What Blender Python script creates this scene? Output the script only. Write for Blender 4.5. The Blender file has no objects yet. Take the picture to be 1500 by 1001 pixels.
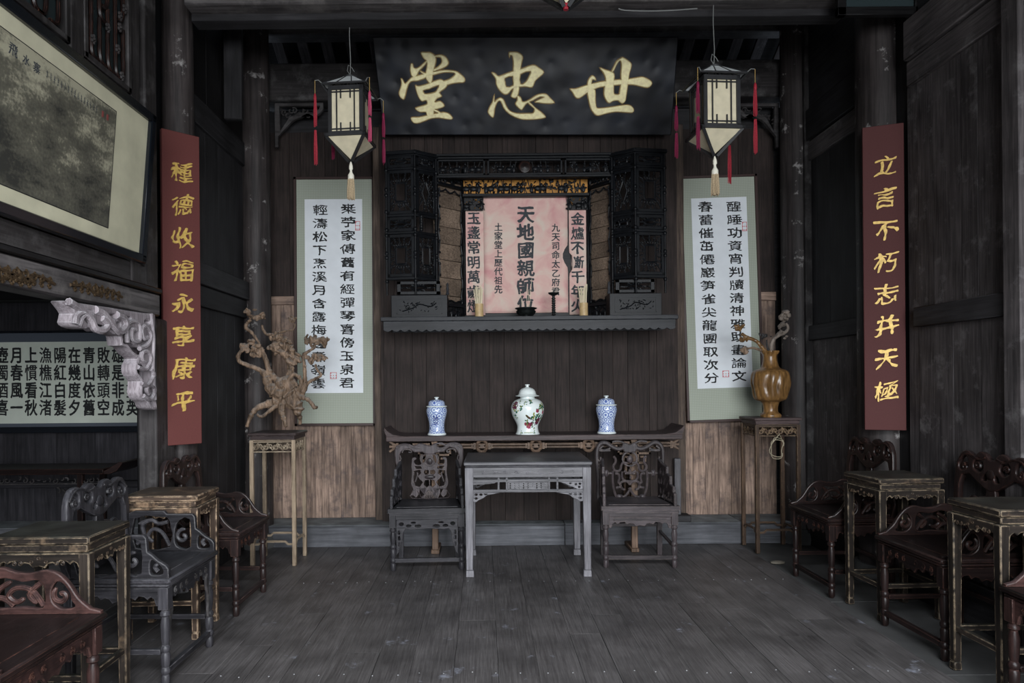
import bpy, math, random
import numpy as np
from mathutils import Vector, Matrix, noise
PI = math.pi
C = bpy.context.scene.collection
sc = bpy.context.scene
# ------------------------------------------------------------ camera, light, exposure
F, PX, PY, H, ROLL = 1000.0, 708.0, 560.0, 1.43, math.radians(0.5)
cam = bpy.data.cameras.new('camera')
cam.sensor_width = 36; cam.lens = 24; cam.shift_x = (750 - PX) / 1500; cam.shift_y = (PY - 500.5) / 1500
cam.clip_start = .05
co = bpy.data.objects.new('camera', cam); C.objects.link(co)
co.matrix_world = Matrix.Translation((0, 0, H)) @ Matrix.Rotation(PI / 2, 4, 'X') @ Matrix.Rotation(-ROLL, 4, 'Z')
sc.camera = co
sc.view_settings.view_transform = 'Standard'; sc.view_settings.look = 'None'
sc.view_settings.gamma = 1; sc.view_settings.exposure = 0.5; sc.view_settings.use_curve_mapping = False
sc.cycles.use_denoising = True
sc.cycles.max_bounces = 5; sc.cycles.diffuse_bounces = 3; sc.cycles.glossy_bounces = 2
w = bpy.data.worlds.new('sky'); sc.world = w; w.use_nodes = True
w.node_tree.nodes['Background'].inputs[0].default_value = (.62, .72, .86, 1)
w.node_tree.nodes['Background'].inputs[1].default_value = .35
def area(name, loc, target, sx, sy, power, col):
    l = bpy.data.lights.new(name, 'AREA'); l.shape = 'RECTANGLE'; l.size = sx; l.size_y = sy; l.energy = power; l.color = col
    o = bpy.data.objects.new(name, l); C.objects.link(o); o.location = loc
    o.rotation_euler = (Vector(target) - Vector(loc)).to_track_quat('-Z', 'Y').to_euler()
    return o
# daylight of the courtyard through the open front of the hall, behind the camera
area('courtyard_daylight', (1.9, -3.8, 2.5), (-.3, 6, .4), 6.0, 4.0, 900, (.93, .965, 1.0))
area('courtyard_skylight', (.3, -2.6, 4.6), (.3, 0.6, 0), 6.0, 2.4, 880, (.90, .95, 1.0))

# ------------------------------------------------------------ helpers
def at(px, py, D):
    dx, dy = px - PX, PY - py
    c, s = math.cos(ROLL), math.sin(ROLL)
    return ((dx * c + dy * s) * D / F, H + (-dx * s + dy * c) * D / F)
def onx(px, py, X):
    """pixel on the vertical plane x = X -> (depth, z)"""
    dx, dy = px - PX, PY - py
    c, s = math.cos(ROLL), math.sin(ROLL)
    D = X * F / (dx * c + dy * s)
    return (D, H + (-dx * s + dy * c) * D / F)
def I4(): return Matrix.Identity(4)
def T(x, y, z): return Matrix.Translation((x, y, z))
def RX(a): return Matrix.Rotation(a, 4, 'X')
def RY(a): return Matrix.Rotation(a, 4, 'Y')
def RZ(a): return Matrix.Rotation(a, 4, 'Z')
def S3(x, y, z): return Matrix.Diagonal((x, y, z, 1))
UP = RX(PI / 2)       # plate drawn in (u, v) stands up in the xz plane, facing -y
SIDE = RZ(PI / 2) @ RX(PI / 2)   # plate (u, v) stands in the yz plane, u along +y

def fill2d(loops, t, bevel=0.0, bres=0, off=0.0):
    cu = bpy.data.curves.new('f', 'CURVE'); cu.dimensions = '2D'; cu.fill_mode = 'BOTH'
    cu.extrude = max(t / 2 - bevel, 0.00005); cu.bevel_depth = bevel; cu.bevel_resolution = bres
    if bevel: cu.offset = -bevel
    if off: cu.offset = off
    for lp in loops:
        s = cu.splines.new('POLY'); s.points.add(len(lp) - 1)
        for p, q in zip(s.points, lp): p.co = (q[0], q[1], 0, 1)
        s.use_cyclic_u = True
    o = bpy.data.objects.new('f', cu)
    m = bpy.data.meshes.new_from_object(o)
    vs = [tuple(v.co) for v in m.vertices]; fs = [tuple(p.vertices) for p in m.polygons]
    bpy.data.objects.remove(o); bpy.data.curves.remove(cu); bpy.data.meshes.remove(m)
    return vs, fs
def smooth(pts, n=4, closed=True):
    out = []; N = len(pts)
    for i in range(N if closed else N - 1):
        if closed: p0, p1, p2, p3 = pts[i - 1], pts[i], pts[(i + 1) % N], pts[(i + 2) % N]
        else: p0, p1, p2, p3 = pts[max(i - 1, 0)], pts[i], pts[i + 1], pts[min(i + 2, N - 1)]
        for k in range(n):
            t = k / n
            out.append(tuple(.5 * (2 * b + (c - a) * t + (2 * a - 5 * b + 4 * c - d) * t * t + (3 * b - a - 3 * c + d) * t ** 3)
                             for a, b, c, d in zip(p0, p1, p2, p3)))
    if not closed: out.append(tuple(pts[-1]))
    return out
def spiral(cx, cy, r0, r1, a0, a1, n=14):
    return [(cx + (r0 + (r1 - r0) * k / n) * math.cos(a0 + (a1 - a0) * k / n),
             cy + (r0 + (r1 - r0) * k / n) * math.sin(a0 + (a1 - a0) * k / n)) for k in range(n + 1)]
def mir(pts, c=0.0): return [(2 * c - p[0],) + tuple(p[1:]) for p in pts]

class MB:
    def __init__(s): s.v = []; s.f = []
    def add(s, vs, fs, M=None):
        b = len(s.v)
        if M is None: s.v += [tuple(v) for v in vs]
        else: s.v += [tuple(M @ Vector(v)) for v in vs]
        s.f += [tuple(i + b for i in f) for f in fs]
        return s
    def box(s, c, d, M=None):
        x, y, z = (d[0] / 2, d[1] / 2, d[2] / 2)
        vs = [(c[0] + a * x, c[1] + b * y, c[2] + e * z) for a in (-1, 1) for b in (-1, 1) for e in (-1, 1)]
        return s.add(vs, [(0, 1, 3, 2), (4, 6, 7, 5), (0, 4, 5, 1), (2, 3, 7, 6), (0, 2, 6, 4), (1, 5, 7, 3)], M)
    def bb(s, a, b, M=None):
        return s.box([(p + q) / 2 for p, q in zip(a, b)], [abs(q - p) for p, q in zip(a, b)], M)
    def taper(s, c0, d0, c1, d1, M=None):
        vs = []
        for c, d in ((c0, d0), (c1, d1)):
            vs += [(c[0] + a * d[0] / 2, c[1] + b * d[1] / 2, c[2]) for a, b in ((-1, -1), (1, -1), (1, 1), (-1, 1))]
        return s.add(vs, [(3, 2, 1, 0), (4, 5, 6, 7), (0, 1, 5, 4), (1, 2, 6, 5), (2, 3, 7, 6), (3, 0, 4, 7)], M)
    def tube(s, pts, r, seg=6, fl=1.0, M=None):
        pts = [Vector(p) for p in pts]; n = len(pts); vs = []; fs = []
        up = None
        for i, p in enumerate(pts):
            d = (pts[min(i + 1, n - 1)] - pts[max(i - 1, 0)])
            if d.length < 1e-9: d = Vector((0, 0, 1))
            d.normalize()
            if up is None:
                up = Vector((0, 1, 0)) if abs(d.y) < .9 else Vector((1, 0, 0))
            a = (up - d * up.dot(d))
            if a.length < 1e-6: a = d.orthogonal()
            a.normalize(); up = a; b = d.cross(a)
            rr = r[i] if isinstance(r, (list, tuple)) else r
            for k in range(seg):
                t = 2 * PI * k / seg + PI / seg
                vs.append(p + a * (math.cos(t) * rr * fl) + b * (math.sin(t) * rr))
        for i in range(n - 1):
            for k in range(seg):
                k2 = (k + 1) % seg
                fs.append((i * seg + k, i * seg + k2, (i + 1) * seg + k2, (i + 1) * seg + k))
        fs.append(tuple(range(seg - 1, -1, -1))); fs.append(tuple((n - 1) * seg + k for k in range(seg)))
        return s.add(vs, fs, M)
    def st(s, pts2, r, y=0.0, fl=1.0, seg=6, M=None, sm=0):
        if sm: pts2 = smooth(pts2, sm, False)
        return s.tube([(p[0], y, p[1]) for p in pts2], r, seg, fl, M)
    def lathe(s, prof, seg=24, c=(0, 0, 0), M=None, cap=True, flute=None):
        vs = []; fs = []; n = len(prof)
        for r, z in prof:
            for k in range(seg):
                t = 2 * PI * k / seg
                rr = r if flute is None else flute(r, z, t)
                vs.append((c[0] + rr * math.cos(t), c[1] + rr * math.sin(t), c[2] + z))
        for i in range(n - 1):
            for k in range(seg):
                k2 = (k + 1) % seg
                fs.append((i * seg + k, i * seg + k2, (i + 1) * seg + k2, (i + 1) * seg + k))
        if cap:
            fs.append(tuple(range(seg - 1, -1, -1))); fs.append(tuple((n - 1) * seg + k for k in range(seg)))
        return s.add(vs, fs, M)
    def ell(s, c, r, seg=8, rings=5, M=None):
        vs = [(c[0], c[1], c[2] - r[2])]; fs = []
        for i in range(1, rings):
            a = -PI / 2 + PI * i / rings
            for k in range(seg):
                t = 2 * PI * k / seg
                vs.append((c[0] + r[0] * math.cos(a) * math.cos(t), c[1] + r[1] * math.cos(a) * math.sin(t), c[2] + r[2] * math.sin(a)))
        vs.append((c[0], c[1], c[2] + r[2])); L = len(vs) - 1
        for k in range(seg):
            k2 = (k + 1) % seg
            fs.append((0, 1 + k2, 1 + k)); fs.append((L, L - seg + k, L - seg + k2))
            for i in range(rings - 2):
                b = 1 + i * seg
                fs.append((b + k, b + k2, b + seg + k2, b + seg + k))
        return s.add(vs, fs, M)
    def plate(s, loops, t, bevel=0.0, M=None, bres=0):
        vs, fs = fill2d(loops, t, bevel, bres)
        return s.add(vs, fs, UP if M is None else M)
    def build(s, name, mat, parent=None, loc=None, rot=None, bev=0, ang=40, M=None):
        me = bpy.data.meshes.new(name); me.from_pydata(s.v, [], s.f); me.update()
        me.validate()
        for p in me.polygons: p.use_smooth = True
        me.set_sharp_from_angle(angle=math.radians(ang))
        me.materials.append(mat)
        o = bpy.data.objects.new(name, me); C.objects.link(o)
        if parent: o.parent = parent
        if loc: o.location = loc
        if rot: o.rotation_euler = rot
        if M is not None: o.matrix_local = M
        if bev:
            b = o.modifiers.new('bevel', 'BEVEL'); b.width = bev; b.segments = 1; b.limit_method = 'ANGLE'; b.angle_limit = math.radians(50)
        return o
def empty(name, loc, rz=0, label=None, cat=None, group=None, M=None):
    o = bpy.data.objects.new(name, None); C.objects.link(o); o.empty_display_size = .05
    if M is not None: o.matrix_world = M
    else: o.location = loc; o.rotation_euler = (0, 0, rz)
    tag(o, label, cat, group); return o
def tag(o, label=None, cat=None, group=None, kind=None):
    if label: o['label'] = label
    if cat: o['category'] = cat
    if group: o['group'] = group
    if kind: o['kind'] = kind
    return o
def struct(name, mb, mat, **k): return tag(mb.build(name, mat, **k), kind='structure')
def copy_tree(o, parent=None):
    c = o.copy(); C.objects.link(c)
    if parent: c.parent = parent
    for ch in [x for x in KIDS.get(o.name, ())]: copy_tree(ch, c)
    return c
KIDS = {}
def index_kids():
    KIDS.clear()
    for o in bpy.data.objects:
        if o.parent: KIDS.setdefault(o.parent.name, []).append(o)

# ------------------------------------------------------------ materials
def lin(c):
    return tuple(((v / 255) / 12.92 if v / 255 <= .04045 else ((v / 255 + .055) / 1.055) ** 2.4) for v in c) + (1,)
def mk(name):
    m = bpy.data.materials.new(name); m.use_nodes = True; nt = m.node_tree
    return m, nt, nt.nodes['Principled BSDF']
def nn(nt, t, **k):
    n = nt.nodes.new(t)
    for a, b in k.items(): setattr(n, a, b)
    return n
def plain(name, col, rough=.6, metal=0, spec=.5, var=0.0, vs=30, trans=0):
    m, nt, b = mk(name)
    b.inputs['Base Color'].default_value = lin(col); b.inputs['Roughness'].default_value = rough; b.inputs['Metallic'].default_value = metal
    b.inputs['Specular IOR Level'].default_value = spec
    if var:
        tc = nn(nt, 'ShaderNodeTexCoord'); n = nn(nt, 'ShaderNodeTexNoise'); n.inputs['Scale'].default_value = vs; n.inputs['Detail'].default_value = 5
        nt.links.new(tc.outputs['Object'], n.inputs['Vector'])
        r = nn(nt, 'ShaderNodeValToRGB'); r.color_ramp.elements[0].position = .3; r.color_ramp.elements[1].position = .72
        r.color_ramp.elements[0].color = tuple(x * (1 - var) for x in lin(col)[:3]) + (1,)
        r.color_ramp.elements[1].color = tuple(min(x * (1 + var), 1) for x in lin(col)[:3]) + (1,)
        nt.links.new(n.outputs['Fac'], r.inputs[0]); nt.links.new(r.outputs[0], b.inputs['Base Color'])
    return m
def wood(name, c1, c2, rough=.5, axis='z', sc_=9.0, stretch=9.0, dust=0.0, dcol=(120, 124, 130), edge=None, ew=.004, blotch=None, bump=.25, spec=.22, rnd=.35, eth=(.02, .12), k=1.0, bl=(.5, .68)):
    m, nt, b = mk(name); L = nt.links.new
    def lin(c): return tuple(min(v * k, 1) for v in globals()['lin'](c)[:3]) + (1,)
    tc = nn(nt, 'ShaderNodeTexCoord'); oi = nn(nt, 'ShaderNodeObjectInfo')
    add = nn(nt, 'ShaderNodeVectorMath', operation='ADD'); sclv = nn(nt, 'ShaderNodeVectorMath', operation='SCALE')
    comb = nn(nt, 'ShaderNodeCombineXYZ')
    for i in range(3): L(oi.outputs['Random'], comb.inputs[i])
    L(comb.outputs[0], sclv.inputs[0]); sclv.inputs['Scale'].default_value = 37.0
    L(tc.outputs['Object'], add.inputs[0]); L(sclv.outputs[0], add.inputs[1])
    mp = nn(nt, 'ShaderNodeMapping'); s = [sc_ * stretch] * 3; s['xyz'.index(axis)] = sc_ * .45
    mp.inputs['Scale'].default_value = s; L(add.outputs[0], mp.inputs[0])
    n1 = nn(nt, 'ShaderNodeTexNoise'); n1.inputs['Scale'].default_value = 1; n1.inputs['Detail'].default_value = 6; n1.inputs['Roughness'].default_value = .65; n1.inputs['Distortion'].default_value = .4
    L(mp.outputs[0], n1.inputs['Vector'])
    r = nn(nt, 'ShaderNodeValToRGB'); e = r.color_ramp.elements; e[0].position = .3; e[1].position = .7
    e[0].color = lin(c1); e[1].color = lin(c2); L(n1.outputs['Fac'], r.inputs[0])
    n2 = nn(nt, 'ShaderNodeTexNoise'); n2.inputs['Scale'].default_value = 3.5; n2.inputs['Detail'].default_value = 4; L(add.outputs[0], n2.inputs['Vector'])
    mul = nn(nt, 'ShaderNodeMix', data_type='RGBA', blend_type='MULTIPLY'); mul.inputs[0].default_value = 1
    mr = nn(nt, 'ShaderNodeMapRange'); mr.inputs[1].default_value = .3; mr.inputs[2].default_value = .7; mr.inputs[3].default_value = .62; mr.inputs[4].default_value = 1.25
    L(n2.outputs['Fac'], mr.inputs[0])
    mr2 = nn(nt, 'ShaderNodeMapRange'); mr2.inputs[3].default_value = 1 - rnd; mr2.inputs[4].default_value = 1 + rnd; L(oi.outputs['Random'], mr2.inputs[0])
    mm = nn(nt, 'ShaderNodeMath', operation='MULTIPLY'); L(mr.outputs[0], mm.inputs[0]); L(mr2.outputs[0], mm.inputs[1])
    L(r.outputs[0], mul.inputs[6]); L(mm.outputs[0], mul.inputs[7]); col = mul.outputs[2]
    if blotch:
        n4 = nn(nt, 'ShaderNodeTexNoise'); n4.inputs['Scale'].default_value = 6; n4.inputs['Detail'].default_value = 8; n4.inputs['Roughness'].default_value = .7
        L(add.outputs[0], n4.inputs['Vector'])
        rb = nn(nt, 'ShaderNodeMapRange'); rb.inputs[1].default_value = bl[0]; rb.inputs[2].default_value = bl[1]; rb.inputs[4].default_value = .8; L(n4.outputs['Fac'], rb.inputs[0])
        mb_ = nn(nt, 'ShaderNodeMix', data_type='RGBA'); L(rb.outputs[0], mb_.inputs[0]); L(col, mb_.inputs[6]); mb_.inputs[7].default_value = lin(blotch); col = mb_.outputs[2]
    if edge:
        bv = nn(nt, 'ShaderNodeBevel', samples=4); bv.inputs['Radius'].default_value = ew
        ge = nn(nt, 'ShaderNodeNewGeometry'); dt = nn(nt, 'ShaderNodeVectorMath', operation='DOT_PRODUCT')
        L(bv.outputs[0], dt.inputs[0]); L(ge.outputs['Normal'], dt.inputs[1])
        iv = nn(nt, 'ShaderNodeMath', operation='SUBTRACT'); iv.inputs[0].default_value = 1; L(dt.outputs['Value'], iv.inputs[1])
        n5 = nn(nt, 'ShaderNodeTexNoise'); n5.inputs['Scale'].default_value = 28; n5.inputs['Detail'].default_value = 5; L(add.outputs[0], n5.inputs['Vector'])
        q = nn(nt, 'ShaderNodeMapRange'); q.inputs[1].default_value = eth[0]; q.inputs[2].default_value = eth[1]; L(iv.outputs[0], q.inputs[0])
        q2 = nn(nt, 'ShaderNodeMapRange'); q2.inputs[1].default_value = .38; q2.inputs[2].default_value = .6; L(n5.outputs['Fac'], q2.inputs[0])
        qm = nn(nt, 'ShaderNodeMath', operation='MULTIPLY'); L(q.outputs[0], qm.inputs[0]); L(q2.outputs[0], qm.inputs[1])
        me = nn(nt, 'ShaderNodeMix', data_type='RGBA'); L(qm.outputs[0], me.inputs[0]); L(col, me.inputs[6]); me.inputs[7].default_value = lin(edge); col = me.outputs[2]
    if dust:
        ge2 = nn(nt, 'ShaderNodeNewGeometry'); sx = nn(nt, 'ShaderNodeSeparateXYZ'); L(ge2.outputs['Normal'], sx.inputs[0])
        n3 = nn(nt, 'ShaderNodeTexNoise'); n3.inputs['Scale'].default_value = 7; n3.inputs['Detail'].default_value = 7; L(add.outputs[0], n3.inputs['Vector'])
        ra = nn(nt, 'ShaderNodeMapRange'); ra.inputs[1].default_value = .3; ra.inputs[2].default_value = .95; ra.inputs[4].default_value = dust; L(sx.outputs[2], ra.inputs[0])
        rb2 = nn(nt, 'ShaderNodeMapRange'); rb2.inputs[1].default_value = .35; rb2.inputs[2].default_value = .7; rb2.inputs[3].default_value = .35; L(n3.outputs['Fac'], rb2.inputs[0])
        dm = nn(nt, 'ShaderNodeMath', operation='MULTIPLY'); L(ra.outputs[0], dm.inputs[0]); L(rb2.outputs[0], dm.inputs[1])
        md = nn(nt, 'ShaderNodeMix', data_type='RGBA'); L(dm.outputs[0], md.inputs[0]); L(col, md.inputs[6]); md.inputs[7].default_value = lin(dcol); col = md.outputs[2]
    L(col, b.inputs['Base Color'])
    b.inputs['Roughness'].default_value = rough; b.inputs['Specular IOR Level'].default_value = spec
    if bump:
        bm_ = nn(nt, 'ShaderNodeBump'); bm_.inputs['Strength'].default_value = bump; bm_.inputs['Distance'].default_value = .004
        L(n1.outputs['Fac'], bm_.inputs['Height']); L(bm_.outputs[0], b.inputs['Normal'])
    return m
M = {}
def w2(key, *a, **k):
    for ax in 'xyz': M[key + ax] = wood(key + '_' + ax, *a, axis=ax, **k)
w2('frame', (34, 32, 32), (62, 59, 59), rough=.5, blotch=(84, 82, 82), sc_=5)
w2('beam', (40, 38, 38), (88, 84, 84), rough=.5, blotch=(104, 100, 98), sc_=5, k=1.1)
w2('pillar', (34, 31, 31), (70, 64, 63), rough=.5, blotch=(168, 164, 162), sc_=4, bl=(.60, .68), bump=.7)
w2('black', (12, 12, 13), (34, 33, 34), rough=.45)
w2('wallc', (31, 26, 24), (58, 48, 45), rough=.7, sc_=8, rnd=.10)
w2('walls', (74, 60, 54), (164, 140, 124), rough=.7, sc_=8, rnd=.22, blotch=(74, 66, 66), stretch=7)
w2('dark', (28, 27, 28), (50, 49, 51), rough=.6, sc_=5, rnd=.2)
w2('side', (34, 32, 33), (68, 64, 64), rough=.62, sc_=7, rnd=.2, blotch=(86, 84, 84), bl=(.56, .72), k=1.9)
w2('lwall', (30, 30, 33), (62, 60, 64), rough=.55, sc_=5, rnd=.2)
w2('floor', (62, 59, 59), (98, 95, 95), rough=.45, sc_=9, stretch=14, rnd=.10, blotch=(138, 141, 152), spec=.3, bl=(.62, .72), k=1)
w2('sill', (58, 59, 63), (90, 91, 95), rough=.7, dust=.75, dcol=(142, 148, 150), sc_=5)
w2('grey', (66, 64, 68), (128, 126, 131), rough=.4, dust=.72, dcol=(78, 83, 87), edge=(168, 165, 168), sc_=9, spec=.4, k=.74)
w2('greychair', (36, 35, 38), (80, 78, 83), rough=.42, dust=.3, dcol=(112, 116, 122), edge=(138, 134, 136), ew=.005, k=0.5)
w2('brownchair', (40, 35, 37), (90, 81, 83), rough=.4, dust=.3, dcol=(112, 116, 122), edge=(146, 132, 126), ew=.005, k=0.72)
w2('red', (44, 31, 30), (88, 62, 58), rough=.36, blotch=(38, 28, 27), bl=(.46, .6), dust=.22, dcol=(104, 100, 106), edge=(142, 104, 94), ew=.005, k=0.6)
w2('redchair', (30, 25, 25), (62, 47, 45), rough=.36, dust=.3, dcol=(98, 98, 104), edge=(126, 92, 80), ew=.005, k=0.6)
w2('redark', (23, 18, 18), (50, 37, 35), rough=.33, dust=.18, dcol=(76, 72, 74), edge=(112, 74, 62), ew=.005, k=0.62)
w2('tea', (32, 26, 23), (76, 62, 52), rough=.45, dust=.6, dcol=(72, 74, 70), edge=(204, 176, 146), ew=.009, blotch=(132, 108, 86), eth=(.006, .06), bl=(.54, .64))
w2('teadark', (20, 18, 17), (50, 43, 38), rough=.45, dust=.6, dcol=(64, 66, 62), edge=(172, 152, 126), ew=.007, eth=(.01, .10), blotch=(96, 80, 64), bl=(.58, .68))
w2('teaplain', (40, 34, 30), (92, 76, 62), rough=.5)
w2('rootgrey', (60, 52, 46), (138, 126, 116), rough=.6, dust=.4, sc_=16, stretch=2)
w2('stand', (96, 82, 68), (160, 142, 120), rough=.55, dust=.3, edge=(196, 180, 156), ew=.006, k=0.9)
w2('standr', (44, 35, 29), (92, 72, 58), rough=.5, dust=.3, edge=(148, 126, 98), ew=.005)
w2('altar', (46, 37, 37), (88, 73, 72), rough=.42, dust=.35, dcol=(100, 96, 98), edge=(142, 126, 120), ew=.005, k=0.8)
w2('rail', (58, 46, 38), (118, 96, 80), rough=.5, edge=(150, 128, 110), ew=.004)
w2('shrine', (10, 12, 15), (27, 30, 36), rough=.45, edge=(58, 63, 69), ew=.003, spec=.25, rnd=.1, k=0.55)
w2('shelf', (34, 35, 38), (62, 63, 67), rough=.45, dust=.5, edge=(96, 100, 104))
w2('back', (66, 55, 46), (122, 106, 92), rough=.7, rnd=.2, k=1.25)
w2('corbel', (120, 110, 114), (184, 175, 180), rough=.6, edge=(214, 212, 216), ew=.006, dust=.4, dcol=(200, 202, 206), rnd=.05, k=.85)
w2('root', (56, 45, 36), (160, 134, 112), rough=.55, dust=.5, dcol=(170, 168, 164), sc_=18, stretch=2, edge=(196, 180, 160), ew=.004)
w2('amber', (56, 38, 20), (124, 92, 54), rough=.28, sc_=14, stretch=3, spec=.5, k=1.25)
M['iron'] = plain('bronze', (34, 38, 38), .45, .6, var=.5, vs=40)
M['brass'] = plain('tarnished_brass', (84, 68, 50), .45, .6, var=.5, vs=60)
M['paper'] = plain('white_paper', (220, 224, 228), .85, var=.04, vs=9)
M['scrollframe'] = plain('scroll_frame', (52, 32, 28), .5)
M['ink'] = plain('ink', (22, 24, 26), .7, var=.5, vs=60)
M['inkgrey'] = plain('faded_ink', (58, 62, 66), .8, var=.35, vs=90)
M['sealdull'] = plain('dull_seal', (128, 64, 60), .8)
M['seal'] = plain('seal_red', (196, 70, 76), .8)
M['cream'] = plain('aged_mount', (196, 192, 166), .75, var=.16, vs=5)
M['creampaper'] = plain('aged_paper', (196, 202, 190), .8, var=.06, vs=6)
M['greysilk'] = plain('grey_silk', (72, 78, 88), .8)
M['blackgloss'] = plain('black_lacquer_frame', (16, 20, 26), .22)
M['gold'] = plain('gold_leaf', (246, 230, 178), .42, .15, var=.16, vs=40)
M['golddeep'] = plain('gold_paint', (196, 162, 84), .5, .2, var=.25, vs=50)
M['goldedge'] = plain('gold_edge', (140, 112, 62), .5, .2)
M['couplet'] = plain('red_brown_board', (92, 50, 47), .6, spec=.2, var=.08, vs=120)
M['coupletr'] = plain('dull_red_brown_board', (76, 44, 43), .7, spec=.15, var=.08, vs=120)
M['shade'] = plain('lantern_paper', (206, 196, 168), .8, var=.1, vs=18)
M['roofpaper'] = plain('lantern_roof_paper', (210, 214, 214), .7, var=.06)
M['lframe'] = plain('lantern_frame', (34, 34, 36), .5, var=.3)
M['tred'] = plain('tassel_red', (150, 30, 46), .6, var=.35, vs=160)
M['tpink'] = plain('tassel_pink', (176, 66, 98), .6, var=.3, vs=160)
M['tmag'] = plain('tassel_magenta', (118, 20, 58), .6, var=.35, vs=160)
M['tcream'] = plain('tassel_cream', (226, 222, 206), .7)
M['ttan'] = plain('tassel_tan', (178, 158, 128), .8, var=.4, vs=220)
M['cord'] = plain('cord_gold', (168, 138, 80), .6)
M['wire'] = plain('wire', (120, 122, 120), .5)
M['bamboo'] = plain('bamboo', (196, 168, 122), .5, var=.2, vs=25)
M['stick'] = plain('joss_stick', (226, 214, 184), .7)
M['porc'] = plain('porcelain', (226, 234, 232), .12, spec=.6)
M['green'] = plain('enamel_green', (36, 116, 84), .2)
M['lgreen'] = plain('enamel_lime', (166, 176, 84), .2)
M['pink'] = plain('enamel_pink', (196, 78, 112), .2)
M['plum'] = plain('enamel_plum', (128, 60, 86), .2)
M['bird'] = plain('enamel_brown', (106, 96, 62), .2)
M['cobalt'] = plain('cobalt', (48, 62, 142), .15)
M['tile'] = plain('roof_tile', (64, 66, 68), .8, var=.3, vs=12)
M['orange'] = plain('gilt_ground', (176, 122, 44), .6, var=.3, vs=30)
M['dusty'] = plain('dusty_stone', (66, 66, 66), .9, var=.35, vs=4)
M['glass'] = plain('dark_glass', (48, 58, 60), .15)
M['rattan'] = plain('cane', (150, 140, 118), .6)
M['kraft'] = plain('torn_paper', (96, 90, 80), .9, var=.2)

def pink_paper():
    m, nt, b = mk('faded_pink_paper'); L = nt.links.new
    tc = nn(nt, 'ShaderNodeTexCoord'); n = nn(nt, 'ShaderNodeTexNoise'); n.inputs['Scale'].default_value = 5; n.inputs['Detail'].default_value = 6; n.inputs['Distortion'].default_value = 1.2
    L(tc.outputs['Object'], n.inputs['Vector']); r = nn(nt, 'ShaderNodeValToRGB'); e = r.color_ramp.elements
    e[0].position = .34; e[0].color = lin((216, 198, 184)); e[1].position = .74; e[1].color = lin((204, 146, 146)); x = e.new(.5); x.color = lin((218, 182, 172))
    L(n.outputs['Fac'], r.inputs[0]); L(r.outputs[0], b.inputs['Base Color']); b.inputs['Roughness'].default_value = .85
    n2 = nn(nt, 'ShaderNodeTexNoise'); n2.inputs['Scale'].default_value = 9; n2.inputs['Detail'].default_value = 3; L(tc.outputs['Object'], n2.inputs['Vector'])
    bp = nn(nt, 'ShaderNodeBump'); bp.inputs['Strength'].default_value = .35; bp.inputs['Distance'].default_value = .02; L(n2.outputs['Fac'], bp.inputs['Height']); L(bp.outputs[0], b.inputs['Normal'])
    return m
M['pinkpaper'] = pink_paper()
def silk():
    m, nt, b = mk('green_silk_mount'); L = nt.links.new
    tc = nn(nt, 'ShaderNodeTexCoord'); sp_ = nn(nt, 'ShaderNodeSeparateXYZ'); L(tc.outputs['Object'], sp_.inputs[0])
    fs = []
    for a, b_ in (('ADD', 1), ('SUBTRACT', -1)):
        q = nn(nt, 'ShaderNodeMath', operation=a); L(sp_.outputs[0], q.inputs[0]); L(sp_.outputs[2], q.inputs[1])
        q2 = nn(nt, 'ShaderNodeMath', operation='MULTIPLY'); q2.inputs[1].default_value = 200; L(q.outputs[0], q2.inputs[0])
        q3 = nn(nt, 'ShaderNodeMath', operation='SINE'); L(q2.outputs[0], q3.inputs[0]); fs.append(q3)
    mx = nn(nt, 'ShaderNodeMath', operation='MULTIPLY'); L(fs[0].outputs[0], mx.inputs[0]); L(fs[1].outputs[0], mx.inputs[1])
    r = nn(nt, 'ShaderNodeValToRGB'); e = r.color_ramp.elements; e[0].position = .1; e[0].color = lin((150, 156, 142)); e[1].position = .6; e[1].color = lin((170, 175, 162))
    L(mx.outputs[0], r.inputs[0]); L(r.outputs[0], b.inputs['Base Color']); b.inputs['Roughness'].default_value = .8
    return m
M['silk'] = silk()
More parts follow.
